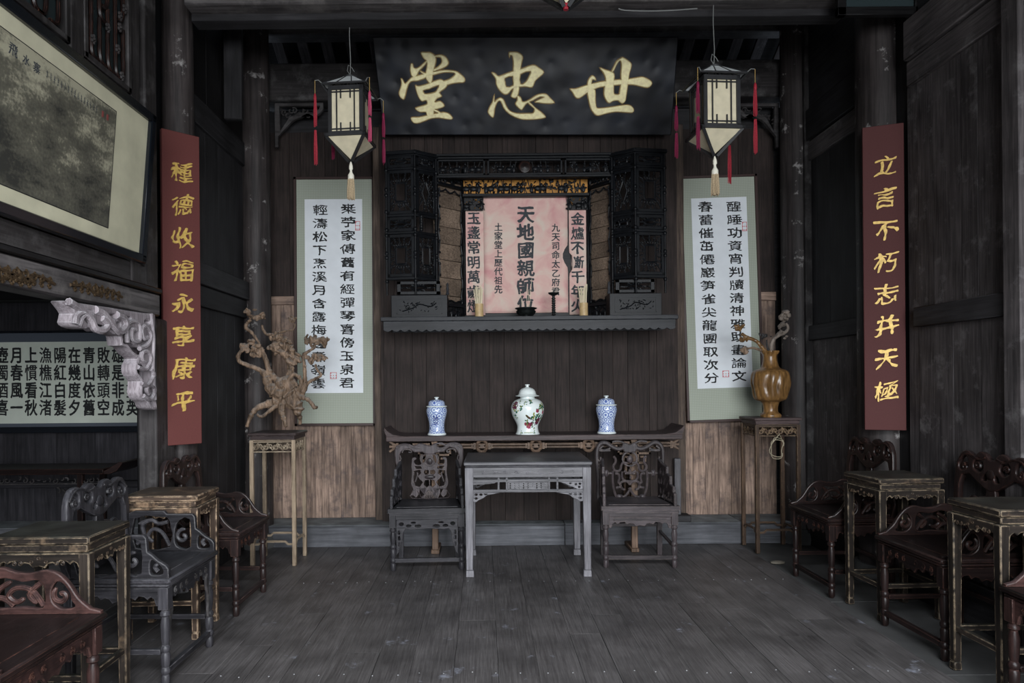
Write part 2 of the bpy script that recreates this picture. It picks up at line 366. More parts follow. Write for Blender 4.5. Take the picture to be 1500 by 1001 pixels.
def landscape():
    m, nt, b = mk('ink_landscape'); L = nt.links.new
    tc = nn(nt, 'ShaderNodeTexCoord'); sp_ = nn(nt, 'ShaderNodeSeparateXYZ'); L(tc.outputs['Object'], sp_.inputs[0])
    mp = nn(nt, 'ShaderNodeMapping'); mp.inputs['Rotation'].default_value = (0, .5, 0); mp.inputs['Scale'].default_value = (2.6, 1, 6); L(tc.outputs['Object'], mp.inputs[0])
    n = nn(nt, 'ShaderNodeTexNoise'); n.inputs['Scale'].default_value = 1.3; n.inputs['Detail'].default_value = 10; n.inputs['Roughness'].default_value = .6; L(mp.outputs[0], n.inputs['Vector'])
    g = nn(nt, 'ShaderNodeMapRange'); g.inputs[1].default_value = .42; g.inputs[2].default_value = -.4; g.inputs[3].default_value = -.2; g.inputs[4].default_value = .1; L(sp_.outputs[2], g.inputs[0])
    ad = nn(nt, 'ShaderNodeMath', operation='ADD'); L(n.outputs['Fac'], ad.inputs[0]); L(g.outputs[0], ad.inputs[1])
    n2 = nn(nt, 'ShaderNodeTexNoise'); n2.inputs['Scale'].default_value = 70; n2.inputs['Detail'].default_value = 4; L(tc.outputs['Object'], n2.inputs['Vector'])
    a2 = nn(nt, 'ShaderNodeMath', operation='MULTIPLY_ADD'); a2.inputs[1].default_value = .28; L(n2.outputs['Fac'], a2.inputs[0]); L(ad.outputs[0], a2.inputs[2])
    r = nn(nt, 'ShaderNodeValToRGB'); e = r.color_ramp.elements; e[0].position = .42; e[0].color = lin((168, 164, 142)); e[1].position = .78; e[1].color = lin((50, 50, 46)); x = e.new(.56); x.color = lin((98, 96, 84))
    L(a2.outputs[0], r.inputs[0]); L(r.outputs[0], b.inputs['Base Color']); b.inputs['Roughness'].default_value = .6
    return m
M['landscape'] = landscape()
def bluewhite():
    m, nt, b = mk('blue_and_white_glaze'); L = nt.links.new
    tc = nn(nt, 'ShaderNodeTexCoord'); sp_ = nn(nt, 'ShaderNodeSeparateXYZ'); L(tc.outputs['Object'], sp_.inputs[0])
    at2 = nn(nt, 'ShaderNodeMath', operation='ARCTAN2'); L(sp_.outputs[1], at2.inputs[0]); L(sp_.outputs[0], at2.inputs[1])
    cb = nn(nt, 'ShaderNodeCombineXYZ'); L(at2.outputs[0], cb.inputs[0])
    mz = nn(nt, 'ShaderNodeMath', operation='MULTIPLY'); mz.inputs[1].default_value = 13; L(sp_.outputs[2], mz.inputs[0]); L(mz.outputs[0], cb.inputs[1])
    v = nn(nt, 'ShaderNodeTexVoronoi'); v.inputs['Scale'].default_value = 1.5; v.inputs['Randomness'].default_value = .35; L(cb.outputs[0], v.inputs['Vector'])
    q = nn(nt, 'ShaderNodeMath', operation='MULTIPLY'); q.inputs[1].default_value = 26; L(v.outputs['Distance'], q.inputs[0])
    s_ = nn(nt, 'ShaderNodeMath', operation='SINE'); L(q.outputs[0], s_.inputs[0])
    n = nn(nt, 'ShaderNodeTexNoise'); n.inputs['Scale'].default_value = 14; n.inputs['Detail'].default_value = 3; L(cb.outputs[0], n.inputs['Vector'])
    ad = nn(nt, 'ShaderNodeMath', operation='ADD'); L(s_.outputs[0], ad.inputs[0]); L(n.outputs['Fac'], ad.inputs[1])
    r = nn(nt, 'ShaderNodeValToRGB'); e = r.color_ramp.elements; e[0].position = .1; e[0].color = lin((206, 218, 232)); e[1].position = .9; e[1].color = lin((92, 112, 172)); L(ad.outputs[0], r.inputs[0])
    L(r.outputs[0], b.inputs['Base Color']); b.inputs['Roughness'].default_value = .12; b.inputs['Specular IOR Level'].default_value = .6
    return m
M['bluewhite'] = bluewhite()
w2('post', (48, 40, 36), (100, 86, 76), rough=.7, sc_=8)
def signmat():
    m, nt, b = mk('black_lacquer'); L = nt.links.new
    tc = nn(nt, 'ShaderNodeTexCoord'); n = nn(nt, 'ShaderNodeTexNoise'); n.inputs['Scale'].default_value = 4; n.inputs['Detail'].default_value = 7; L(tc.outputs['Object'], n.inputs['Vector'])
    r = nn(nt, 'ShaderNodeValToRGB'); e = r.color_ramp.elements; e[0].position = .35; e[0].color = lin((11, 12, 16)); e[1].position = .7; e[1].color = lin((30, 34, 43)); L(n.outputs['Fac'], r.inputs[0]); L(r.outputs[0], b.inputs['Base Color'])
    b.inputs['Roughness'].default_value = .42; b.inputs['Specular IOR Level'].default_value = .32
    v = nn(nt, 'ShaderNodeTexVoronoi', feature='SMOOTH_F1'); v.inputs['Scale'].default_value = 7; L(tc.outputs['Object'], v.inputs['Vector'])
    bp = nn(nt, 'ShaderNodeBump'); bp.inputs['Strength'].default_value = .45; bp.inputs['Distance'].default_value = .03; L(v.outputs['Distance'], bp.inputs['Height']); L(bp.outputs[0], b.inputs['Normal'])
    return m
M['sign'] = signmat()

# ------------------------------------------------------------ brushed characters
_g = {}
def outline(ch):
    if ch in _g: return _g[ch]
    cu = bpy.data.curves.new('t', 'FONT'); cu.body = ch
    ob = bpy.data.objects.new('t', cu)
    c2 = ob.to_curve(bpy.context.evaluated_depsgraph_get()); loops = []
    for s in c2.splines:
        pts = s.bezier_points; n = len(pts); lp = []
        for i in range(n):
            a, b = pts[i], pts[(i + 1) % n]
            p0, p1, p2, p3 = a.co, a.handle_right, b.handle_left, b.co
            L = (p3 - p0).length; k = max(1, min(6, int(L / .07) + 1))
            for j in range(k):
                t = j / k; u = 1 - t
                q = p0 * u ** 3 + p1 * (3 * u * u * t) + p2 * (3 * u * t * t) + p3 * t ** 3
                lp.append((q.x - .5, q.y - .38))
        loops.append(lp)
    ob.to_curve_clear(); bpy.data.objects.remove(ob); bpy.data.curves.remove(cu)
    A = [sum(l[i][0] * l[(i + 1) % len(l)][1] - l[(i + 1) % len(l)][0] * l[i][1] for i in range(len(l))) for l in loops]
    sg = 1 if max(A, key=abs) > 0 else -1
    _g[ch] = (loops, sg); return _g[ch]
def brushed(ch, wh=.012, wv=.012, warp=.02, jit=.008, seed=0, sx=1, sy=1, slant=0, rise=0, N=66):
    """thickens the glyph like a brush: distance field on a grid, contoured again (no self crossings)"""
    loops, sg = outline(ch)
    kq = 1 / (1 + max(0, len(loops) - 3) / 10.0); wh *= kq; wv *= kq; jit *= kq
    ay = (wv + .02) / (wh + .02)
    lo, hi = -.6, .6; g = np.linspace(lo, hi, N); X, Y = np.meshgrid(g, g)
    ins = np.zeros(X.shape, bool); dist = np.full(X.shape, 9.0)
    for l in loops:
        a = np.array(l); b = np.roll(a, -1, 0)
        for (x0, y0), (x1, y1) in zip(a, b):
            c = ((y0 > Y) != (y1 > Y))
            if y0 != y1: ins ^= c & (X < (x1 - x0) * (Y - y0) / (y1 - y0) + x0)
            dx, dy = x1 - x0, (y1 - y0) * ay; L = dx * dx + dy * dy + 1e-12
            t = np.clip(((X - x0) * dx + (Y - y0) * ay * dy) / L, 0, 1)
            dist = np.minimum(dist, (X - x0 - t * dx) ** 2 + ((Y - y0) * ay - t * dy) ** 2)
    f = np.sqrt(dist); f[ins] *= -1
    nz = np.array([[noise.noise(Vector((x * 6, y * 6, seed * 3.1))) for x in g[::3]] for y in g[::3]])
    nz = np.repeat(np.repeat(nz, 3, 0), 3, 1)[:N, :N]
    f = f - (wv + jit * nz); f[0] = f[-1] = 1; f[:, 0] = f[:, -1] = 1
    seg = {}; P = {}
    def pt(i, j, k):   # k 0: edge to the right, 1: edge up
        key = (i, j, k)
        if key not in P:
            a_ = f[j, i]; b_ = f[j, i + 1] if k == 0 else f[j + 1, i]; t = a_ / (a_ - b_)
            P[key] = (g[i] + (t * (g[1] - g[0]) if k == 0 else 0), g[j] + (t * (g[1] - g[0]) if k else 0))
        return key
    s_ = f < 0
    code = s_[:-1, :-1] * 1 + s_[:-1, 1:] * 2 + s_[1:, 1:] * 4 + s_[1:, :-1] * 8
    for j, i in zip(*np.nonzero((code > 0) & (code < 15))):
        i = int(i); j = int(j); c = int(code[j, i]); B, R_, Tp, Lf = (i, j, 0), (i + 1, j, 1), (i, j + 1, 0), (i, j, 1)
        for a_, b_ in {1: ((B, Lf),), 2: ((R_, B),), 3: ((R_, Lf),), 4: ((Tp, R_),), 5: ((B, Lf), (Tp, R_)), 6: ((Tp, B),), 7: ((Tp, Lf),), 8: ((Lf, Tp),), 9: ((B, Tp),), 10: ((R_, B), (Lf, Tp)), 11: ((R_, Tp),), 12: ((Lf, R_),), 13: ((B, R_),), 14: ((Lf, B),)}[c]:
            seg[pt(*a_)] = pt(*b_)
    out = []
    while seg:
        k0 = next(iter(seg)); l = []; k = k0
        while k in seg: l.append(P[k]); k = seg.pop(k)
        if len(l) < 6: continue
        l = [((l[q - 1][0] + 2 * l[q][0] + l[(q + 1) % len(l)][0]) / 4, (l[q - 1][1] + 2 * l[q][1] + l[(q + 1) % len(l)][1]) / 4) for q in range(len(l))][::2 if len(l) > 40 else 1]
        o = []
        for x, y in l:
            x, y = float(x), float(y)
            x2 = x + warp * noise.noise(Vector((x * 2.2, y * 2.2, seed * 1.7 + 5))); y2 = y + warp * noise.noise(Vector((x * 2.2, y * 2.2, seed * 1.7 + 50)))
            o.append(((x2 + slant * y2) * sx, (y2 + rise * x2) * sy))
        out.append(o)
    return out
def character(ch, size, parent, mat, loc, Mx=None, t=.0016, bevel=0, name='character', **k):
    mb = MB(); mb.plate([[(p[0] * size, p[1] * size) for p in l] for l in brushed(ch, **k)], t, bevel)
    return mb.build(name, mat, parent, loc=loc)
R = random.Random(7)
XL, XR = -2.05, 2.80
DW, DC = 6.3, 6.1           # back wall at the sides, central panel in front of it
def planks(parent, x0, x1, z0, z1, y, w, key, axis='X', t=.022, name='plank', gap=.0018, flip=-1):
    """upright boards; axis X: wall faces -y at depth y; axis Y: wall faces +-x at x=y"""
    n = max(1, round((x1 - x0) / w)); ww = (x1 - x0) / n; cuts = [x0]
    for i in range(n - 1): cuts.append(x0 + ww * (i + 1) + R.uniform(-.3, .3) * ww)
    cuts.append(x1)
    for a, b in zip(cuts, cuts[1:]):
        o = R.uniform(0, .004)
        mb = MB(); mb.box((0, 0, 0), ((b - a) - gap, t, z1 - z0) if axis == 'X' else (t, (b - a) - gap, z1 - z0))
        c = (a + b) / 2
        loc = (c, y + o + t / 2, (z0 + z1) / 2) if axis == 'X' else (y + flip * (o + t / 2), c, (z0 + z1) / 2)
        mb.build(name, M[key + 'z'], parent, loc=loc, bev=.0012)
# floor
f = struct('floor', MB().bb((-6.5, -4, -.12), (4.5, 8.0, -.03)), M['darkx'])
xs = [-6.2]
while xs[-1] < 2.22: xs.append(xs[-1] + R.uniform(.17, .25))
xs[-1] = 2.22
for a, b in zip(xs, xs[1:]):
    cut = [-2.5, R.uniform(1.0, 2.2), R.uniform(3.6, 4.4), 6.3] if R.random() < .5 else [-2.5, R.uniform(2.4, 3.4), 6.3]
    for c, d in zip(cut, cut[1:]):
        MB().box((0, 0, 0), (b - a - .0016, d - c - .001, .03)).build('floorboard', M['floory'], f, loc=((a + b) / 2, (c + d) / 2, -.015 - R.uniform(0, .001)), bev=.001)
for c, d in ((-2.5, .4), (.4, 2.0), (2.0, 3.3), (3.3, 4.4), (4.4, 6.3)):
    MB().box((0, 0, 0), (XR - 2.22 + .3, d - c - .006, .03)).build('stone_slab', M['dusty'], f, loc=((XR + 2.52) / 2, (c + d) / 2, -.022), bev=.003)
nl = MB()
for y in (3.35, 2.72, 4.9):
    x = -1.3
    while x < 2.2:
        nl.ell((x, y + R.uniform(-.02, .02), 0), (.004, .004, .0015), 6, 3); x += R.uniform(.08, .16)
tag(nl.build('nail_head', plain('nail', (170, 172, 174), .5), f), kind='stuff')

# ---- back wall
wb = struct('wall_back', MB().bb((-6.5, DW + .03, -.1), (4.5, DW + .1, 3.95)), M['darkx'])
def rx(px, D): return at(px, 560, D)[0]
zs = .19                     # top of the sill
xcl, xcr = at(563, 600, DC)[0], at(990, 600, DC)[0]
# central boarded panel
MB().bb((xcl - .03, DC + .026, zs), (xcr + .03, DW + .03, 3.75)).build('panel_back', M['wallcz'], wb)
planks(wb, xcl, xcr, zs, 3.75, DC, .135, 'wallc')
for x in (xcl - .05, xcr + .06):
    MB().box((0, 0, 0), (.10, .12, 3.6)).build('post', M['postz'], wb, loc=(x, DC + .14, 1.95), bev=.004)
zr = at(500, 440, DW)[1]
for a, b in ((XL + .1, xcl - .1), (xcr + .11, XR - .1)):
    planks(wb, a, b, zs, zr - .035, DW, .115, 'walls')
    planks(wb, a, b, zr + .035, 3.75, DW, .16, 'wallc')
    MB().box((0, 0, 0), (b - a, .05, .08)).build('rail', M['wallsx'], wb, loc=((a + b) / 2, DW, zr), bev=.004)
# sill along the foot of the wall: step with a board in front
sl = struct('baseboard_back', MB().bb((-6.2, 5.985, 0), (XR + .1, DW + .02, zs - .02)), M['darkx'])
xx = -6.2
for L_ in (2.2, 1.95, 1.3, 1.45, 1.55, 1.0):
    e = min(xx + L_, XR + .1)
    MB().box((0, 0, 0), (e - xx - .004, .025, zs - .02)).build('board', M['sillx'], sl, loc=((xx + e) / 2, 5.97, (zs - .02) / 2), bev=.003)
    MB().box((0, 0, 0), (e - xx - .004, DW - 5.955, .022)).build('board', M['sillx'], sl, loc=((xx + e) / 2, (DW + 5.955) / 2, zs - .011), bev=.004)
    xx = e
# side room part of the back wall
planks(wb, -6.2, XL - .12, zs, 3.0, DW - .03, .2, 'lwall')
MB().bb((-6.2, DW - .08, .50), (XL - .12, DW - .03, .56)).build('rail', M['lwallx'], wb, bev=.004)

# ---- beams above
def beam(name, a, b, mat, parent=None, bev=.01):
    c = [(p + q) / 2 for p, q in zip(a, b)]
    o = MB().box((0, 0, 0), [abs(q - p) for p, q in zip(a, b)]).build(name, mat, parent, loc=c, bev=bev)
    if not parent: tag(o, kind='structure')
    return o
z1 = at(470, 150, DW - .1)[1]; z2 = at(470, 95, DW - .1)[1]
beam('lintel', (XL, DW - .14, z1), (XR, DW + .1, z2), M['framex'])
z3, z4 = at(470, 55, DW)[1], at(470, 29, DW)[1]
beam('tie_beam', (XL, DW - .05, z3), (XR, DW + .1, z4 + .06), M['framex'])
zt = at(760, 17, 4.62)[1]
beam('front_beam', (at(278, 10, 4.6)[0], 4.5, zt), (at(1240, 10, 4.6)[0], 4.72, zt + .34), M['beamx'])
beam('front_beam_lower', (at(278, 10, 4.6)[0], 4.62, zt - .045), (at(1240, 10, 4.6)[0], 4.74, zt + .01), M['darkx'], bev=.004)
# roof behind the clerestory: rafters and tiles sloping down outwards
rf = struct('roof', MB().plate([[(-2.4, 0), (3.2, 0), (3.2, 1.9), (-2.4, 1.9)]], .02, M=T(0, 6.5, 4.95) @ RX(math.radians(-28))), M['blackx'])
for i in range(24):
    x = -2.2 + i * .235
    MB().box((0, .9, 0), (.10, 1.9, .035)).build('rafter', M['sidey'], rf, loc=(x, 6.55, 4.78 + R.uniform(-.01, .01)), rot=(math.radians(-28), 0, R.uniform(-.02, .02)), bev=.004)
beam('purlin', (XL, 6.62, z2 - .02), (XR, 6.72, z2 + .10), M['wallsx'])
# ceiling and the roof void over the hall
ce = struct('ceiling', MB().bb((-6.5, -2.5, 5.2), (4.5, 6.6, 5.3)), M['darkx'])
for i in range(9):
    MB().box((0, 0, 0), (.09, 9.0, .14)).build('joist', M['darky'], ce, loc=(-2.0 + i * .6, 2.0, 5.13))
beam('ridge_wall', (XL, 6.9, 5.1), (XR, 7.0, 3.6), M['blackx'])
beam('eave_light_block', (-6.4, -.7, 3.3), (4.4, -.5, 5.3), M['darkx'])  # unseen eave behind the camera, added to keep daylight off the upper hall
# ---- carved brackets under the back lintel
def back_bracket(px0, px1, flip):
    D = DW - .12
    xa, zt_ = at(px0, 152, D); xb, _ = at(px1, 152, D); wd = abs(xb - xa)
    e = empty('carved_bracket', (xa, D, zt_), 0, 'small dark pierced bracket under the lintel %s' % ('behind the left lantern' if flip > 0 else 'behind the right lantern'), 'bracket', 'pierced brackets under the lintel')
    mb = MB(); q = flip
    out = [(0, 0), (wd, 0), (wd, -.06), (wd * .92, -.10), (wd * .8, -.13), (wd * .68, -.10), (wd * .55, -.13), (wd * .42, -.15), (wd * .35, -.17), (wd * .2, -.24), (.03, -.30), (.03, -.40), (0, -.40)]
    inn = [(.04, -.03), (wd - .03, -.03), (wd - .04, -.06), (wd * .78, -.10), (wd * .5, -.09), (wd * .3, -.13), (.05, -.25)]
    mb.plate([[(p[0] * q, p[1]) for p in out], [(p[0] * q, p[1]) for p in inn]], .04, .004)
    mb.build('frame', M['framex'], e)
    mb = MB()
    for k in range(12):
        u = .05 + (wd - .1) * k / 11; v = -.05 - R.random() * (.06 if u > wd * .35 else .12)
        mb.st([(q * a, b) for a, b in spiral(u, v, .006, .028, R.random() * 6, R.random() * 6 + 5)], .007, fl=1.6, seg=5)
    mb.build('tracery', M['framex'], e)
back_bracket(403, 474, 1); back_bracket(1140, 1078, -1)

# ---- pillars
def pillar(x, y, r, h, key='pillar', sq=False):
    mb = MB()
    pr = [(r * 1.0, .12), (r * 1.01, .8), (r * .97, 2.0), (r * .99, 3.0), (r * .96, 4.0), (r * .93, h)]
    mb.lathe(pr, 28)
    p = mb.build('pillar', M[key + 'z'], loc=(x, y, 0)); tag(p, kind='structure')
    MB().lathe([(r * 1.25, 0), (r * 1.35, .05), (r * 1.15, .13)], 28).build('stone_base', M['dusty'], p)
    return p
pillar(-2.13, 4.80, .108, 5.1)          # left, carries the couplet
pillar(-1.99, 6.02, .125, 5.1)          # left back corner
pillar(2.845, 4.86, .165, 5.1)           # right, carries the couplet
pillar(2.79, 6.04, .14, 5.1)           # right back corner
# ---- left wall, back bay (between the two left pillars)
wl = struct('wall_left', MB().bb((XL - .14, 4.9, 0), (XL - .06, 6.2, 5.1)), M['blackz'])
planks(wl, 4.9, 5.95, 0, 2.0, XL - .05, .2, 'dark', 'Y', flip=1)
planks(wl, 4.9, 5.95, 2.3, 3.32, XL - .05, .22, 'dark', 'Y', flip=1)
planks(wl, 4.9, 5.95, 3.52, 4.9, XL - .05, .24, 'black', 'Y', flip=1)
for a, b, t in ((2.0, 2.15, .06), (2.155, 2.31, .085), (3.32, 3.52, .05)):
    MB().box((0, 0, 0), (t, 1.1, b - a)).build('rail', M['darky'], wl, loc=(XL - .05 + t / 2, 5.43, (a + b) / 2), bev=.004)
a = at(318, 30, 5.2); b = at(344, 175, 5.2)
tag(MB().box((0, 0, 0), (.14, .05, 1.0)).build('hanging_board', M['darkz'], loc=(XL + .16, 5.22, 3.95), bev=.008), 'dark narrow board hanging high behind the left couplet', 'board')
zb_jamb = .5 * (onx(0, 425, XL)[1] + onx(226, 459, XL)[1])
# ---- left wall, front bay: lattice windows, picture rail, opening into the side room
wf = struct('wall_left_upper', MB().bb((XL - .13, -2.4, 2.0), (XL - .05, 4.33, 5.1)), M['blackz'])
beam('filler_left', (XL - .24, 4.5, 0), (XL - .21, 5.2, 5.1), M['blackz'])
beam('jamb_left', (XL - .16, 4.36, 0), (XL - .04, 4.62, zb_jamb), M['framez'])
def onl(px, py): return onx(px, py, XL)
zb1 = .5 * (onl(0, 376)[1] + onl(228, 427)[1]); zb0 = .5 * (onl(0, 425)[1] + onl(226, 459)[1])
bl = beam('beam_left', (XL - .12, -2.4, zb0), (XL + .02, 4.30, zb1), M['beamy'])
beam('moulding_left', (XL - .1, -2.4, zb1), (XL + .035, 4.30, zb1 + .035), M['blacky'], bev=.008)
beam('moulding_left_upper', (XL - .1, -2.4, zb1 + .035), (XL - .01, 4.30, zb1 + .16), M['framey'], bev=.008)
beam('moulding_left_head', (XL - .1, -2.4, 3.02), (XL + .02, 4.1, 3.10), M['framey'], bev=.012)
for y0, y1, k in ((4.17, 4.32, 'frame'), (4.0, 4.11, 'frame')):
    beam('post_left', (XL - .1, y0, zb1), (XL + .0, y1, 5.1), M[k + 'z'])
MB().bb((XL - .1, 4.10, 2.0), (XL - .07, 4.18, 5.1)).build('plank', M['blackz'], wf)
def lattice(n, y0, y1, z0, z1):
    wn = struct('window_%d' % n, MB().bb((XL - .045, y0, z0), (XL - .035, y1, z1)), M['glass'])
    fr = MB(); t = .035
    for a, b in (((y0, z0), (y1, z0 + t)), ((y0, z1 - t), (y1, z1)), ((y0, z0), (y0 + t, z1)), ((y1 - t, z0), (y1, z1))):
        fr.bb((XL - .035, a[0], a[1]), (XL + .012, b[0], b[1]))
    fr.build('window_frame', M['framez'], wn, bev=.005)
    mb = MB(); W = y1 - y0 - 2 * t; cols = 5
    for c in range(cols):
        y = y0 + t + W * (c + .5) / cols; z = z0 + t
        while z < z1 - .3:
            h = R.uniform(.22, .5); z2_ = min(z + h, z1 - t); dy = W / cols * R.choice((-.7, .7)) if 0 < c < cols - 1 else (W / cols * (.7 if c == 0 else -.7))
            pts = smooth([(XL, y + dy, z + .01), (XL, y + dy * .3, z + .015), (XL, y, z + .06), (XL, y, (z + z2_) / 2), (XL, y, z2_)], 3, False)
            mb.tube(pts, .011, 6); z = z2_ + R.uniform(-.02, .05)
    mb.build('lattice', M['redarkz'], wn)
    mb = MB()
    for k in range(16):
        y = y0 + t + R.random() * W; z = z0 + .06 + k * (z1 - z0 - .1) / 16
        for j in range(5): mb.ell((XL + .01, y + .014 * math.cos(j * 1.257), z + .018 * math.sin(j * 1.257)), (.008, .009, .011), 6, 4)
        mb.ell((XL + .016, y, z), (.008, .008, .008), 6, 4)
    mb.build('rosettes', M['framez'], wn)
lattice(1, 2.86, 3.40, 3.13, 4.3); lattice(2, 3.52, 3.99, 3.13, 4.3); lattice(3, 2.2, 2.74, 3.13, 4.3)
beam('mullion_left', (XL - .05, 3.40, 3.1), (XL + .01, 3.52, 5.0), M['framez'])
beam('mullion_left', (XL - .05, 2.74, 3.1), (XL + .01, 2.86, 5.0), M['framez'])
# brass-coloured carved plaques on the beam
for px, py, lab in ((-12, 403, 'left'), (22, 405, 'middle'), (137, 427, 'right')):
    D, z = onl(px, py)
    e = empty('beam_ornament', (XL + .022, D, z), PI / 2, 'carved scroll plaque on the left beam, %s' % {'left': 'nearest the camera', 'middle': 'second from the camera, under the picture', 'right': 'the one above the pale corner bracket'}[lab], 'ornament', 'scroll plaques on the beam')
    mb = MB(); L_ = .24
    for s_ in (-1, 1):
        for k in range(4):
            u = s_ * (.03 + k * L_ / 4.2); r_ = .024 - .003 * k
            mb.st(spiral(u, .012, .006, r_, PI * .2, PI * 2.4), .0075, seg=5); mb.st(spiral(u, -.018, .004, r_ * .7, PI, PI * 3), .0065, seg=5)
    mb.st([(-L_, 0), (-.1, .01), (0, -.02), (.1, .02), (L_, 0)], .009, sm=4); mb.ell((0, 0, 0), (.02, .01, .03))
    mb.build('scrollwork', M['brass'], e)
# ---- side room shell
wsr = struct('wall_side_room', MB().bb((-6.35, -2.5, 0), (-6.25, 6.4, 3.1)), M['lwallz'])
struct('ceiling_side_room', MB().bb((-6.3, -2.5, 2.6), (XL - .14, 6.4, 2.7)), M['blackx'])
beam('beam_side_room', (-6.2, 5.7, 2.15), (XL - .14, 5.9, 2.4), M['blackx'])
# ---- pale carved corner bracket between beam and left pillar
e = empty('corner_bracket', (XL - .02, 4.28, zb0), 0, 'pale grey-pink carved corner bracket under the left beam', 'bracket')
def zc(pts): return [onl(p[0] * .3, 370 + p[1] * .3) for p in pts]
def loc_(pts): return [(a - 4.28, b - zb0) for a, b in zc(pts)]
outer = loc_([(303, 236), (345, 243), (430, 255), (520, 268), (620, 285), (700, 296), (742, 302), (738, 400), (735, 520), (738, 620), (742, 700), (752, 768), (715, 760), (705, 735), (680, 715), (668, 680), (672, 630), (645, 595), (642, 550), (655, 520), (625, 495), (600, 462), (575, 455), (568, 410), (530, 398), (505, 380), (470, 386), (440, 360), (400, 375), (355, 365), (336, 340), (345, 300), (325, 270)])
holes = [loc_(h) for h in ([(395, 300), (428, 290), (425, 345), (405, 350)], [(505, 315), (540, 300), (548, 320), (525, 340)], [(585, 315), (620, 318), (615, 335), (590, 333)],
    [(612, 380), (650, 375), (655, 430), (620, 432)], [(655, 425), (700, 400), (705, 450), (665, 465)], [(690, 335), (712, 335), (712, 350), (690, 345)], [(680, 500), (700, 510), (690, 550), (675, 540)], [(545, 350), (570, 345), (565, 375), (545, 372)])]
mb = MB(); mb.plate([smooth(outer, 2)] + [smooth(h, 3) for h in holes], .09, .014, M=SIDE, bres=1); mb.build('carved_plate', M['corbelz'], e)
mb = MB()
def sst(pts, r, fl=1.3):
    q = smooth(loc_(pts), 4, False); mb.tube([(.045, a, b) for a, b in q], r, 7)
sst([(310, 240), (380, 285), (420, 330), (440, 372), (480, 380), (500, 350), (470, 320)], .02)
sst([(440, 280), (480, 300), (520, 350), (560, 390), (590, 360), (580, 320), (545, 305)], .022)
sst([(340, 350), (350, 310), (390, 290), (420, 300)], .016); sst([(360, 360), (375, 320), (400, 305)], .013)
sst([(600, 440), (600, 350), (655, 345), (660, 430), (625, 425), (622, 380), (640, 378)], .013)
sst([(660, 470), (700, 450), (715, 400), (690, 360), (670, 380), (680, 420), (700, 415)], .014)
sst([(650, 560), (690, 570), (715, 520), (700, 485), (675, 490), (672, 520), (688, 530)], .014)
sst([(670, 640), (700, 650), (730, 600), (715, 570)], .013); sst([(680, 700), (715, 720), (735, 670), (710, 650), (695, 670), (705, 690)], .013)
sst([(715, 300), (728, 420), (725, 560), (735, 720)], .012)
mb.build('carved_relief', M['corbelz'], e)
# ---- right wall: front bay panels and back bay
wr = struct('wall_right', MB().bb((XR + .06, -2.4, 0), (XR + .14, 6.3, 5.1)), M['blackz'])
def onr(px, py): return onx(px, py, XR)
DF, DN = onr(1336, 300)[0], onr(1472, 300)[0]
ztop = .5 * (onr(1336, 120)[1] + onr(1472, 27)[1])
zm1 = .5 * (onr(1342, 450)[1] + onr(1473, 428)[1]); zm0 = .5 * (onr(1345, 477)[1] + onr(1473, 464)[1])
for y0, y1 in ((DN, DF), (DN - .95, DN - .13), (DN - 1.95, DN - 1.08), (4.98, 5.9)):
    b0 = (y0 > 4.9)
    planks(wr, y0, y1, .25, zm0, XR + .035, .24, 'side', 'Y', flip=1)
    planks(wr, y0, y1, zm1, ztop if not b0 else 3.31, XR + .035, .2, 'side' if not b0 else 'dark', 'Y', flip=1)
    MB().box((0, 0, 0), (.06, y1 - y0, zm1 - zm0)).build('rail', M['darky'], wr, loc=(XR + .03, (y0 + y1) / 2, (zm0 + zm1) / 2), bev=.005)
    MB().box((0, 0, 0), (.06, y1 - y0, .25)).build('rail', M['darky'], wr, loc=(XR + .03, (y0 + y1) / 2, .125), bev=.005)
    zz0 = ztop if not b0 else 3.31
    MB().box((0, 0, 0), (.05, y1 - y0 + .13, .16)).build('rail', M['sidey'], wr, loc=(XR + .035, (y0 + y1) / 2, zz0 + .08), bev=.006)
    MB().box((0, 0, 0), (.09, y1 - y0 + .13, .26)).build('rail', M['sidey'] if not b0 else M['darky'], wr, loc=(XR + .035, (y0 + y1) / 2, zz0 + .30), bev=.006)
    MB().box((0, 0, 0), (.03, y1 - y0 + .13, 1.2)).build('board', M['darky'], wr, loc=(XR + .035, (y0 + y1) / 2, zz0 + 1.04), bev=.006)
for y in (DN - .065, DF + .05, DN - 1.015, 5.93, 4.95):
    MB().box((0, 0, 0), (.10, .12, 5.0)).build('post', M['sidez' if y < 4.9 else 'framez'], wr, loc=(XR + (.09 if 4.3 < y < 4.6 else .03), y, 2.5), bev=.006)
# framed glass board over the right pillar
a = at(1222, 28, 4.45); b = at(1346, -30, 4.45)
e = empty('framed_board', ((a[0] + b[0]) / 2, 4.42, a[1]), 0, 'black framed glass board above the right pillar, cut off by the top edge', 'board')
wd = b[0] - a[0]; mb = MB(); mb.bb((-wd / 2, -.02, 0), (wd / 2, .02, .055)); mb.bb((-wd / 2, -.02, .6), (wd / 2, .02, .65)); mb.bb((-wd / 2, -.02, 0), (-wd / 2 + .055, .02, .65)); mb.bb((wd / 2 - .055, -.02, 0), (wd / 2, .02, .65))
mb.build('frame', M['blackx'], e, bev=.004); MB().bb((-wd / 2 + .04, 0, .04), (wd / 2 - .04, .015, .62)).build('pane', M['glass'], e)
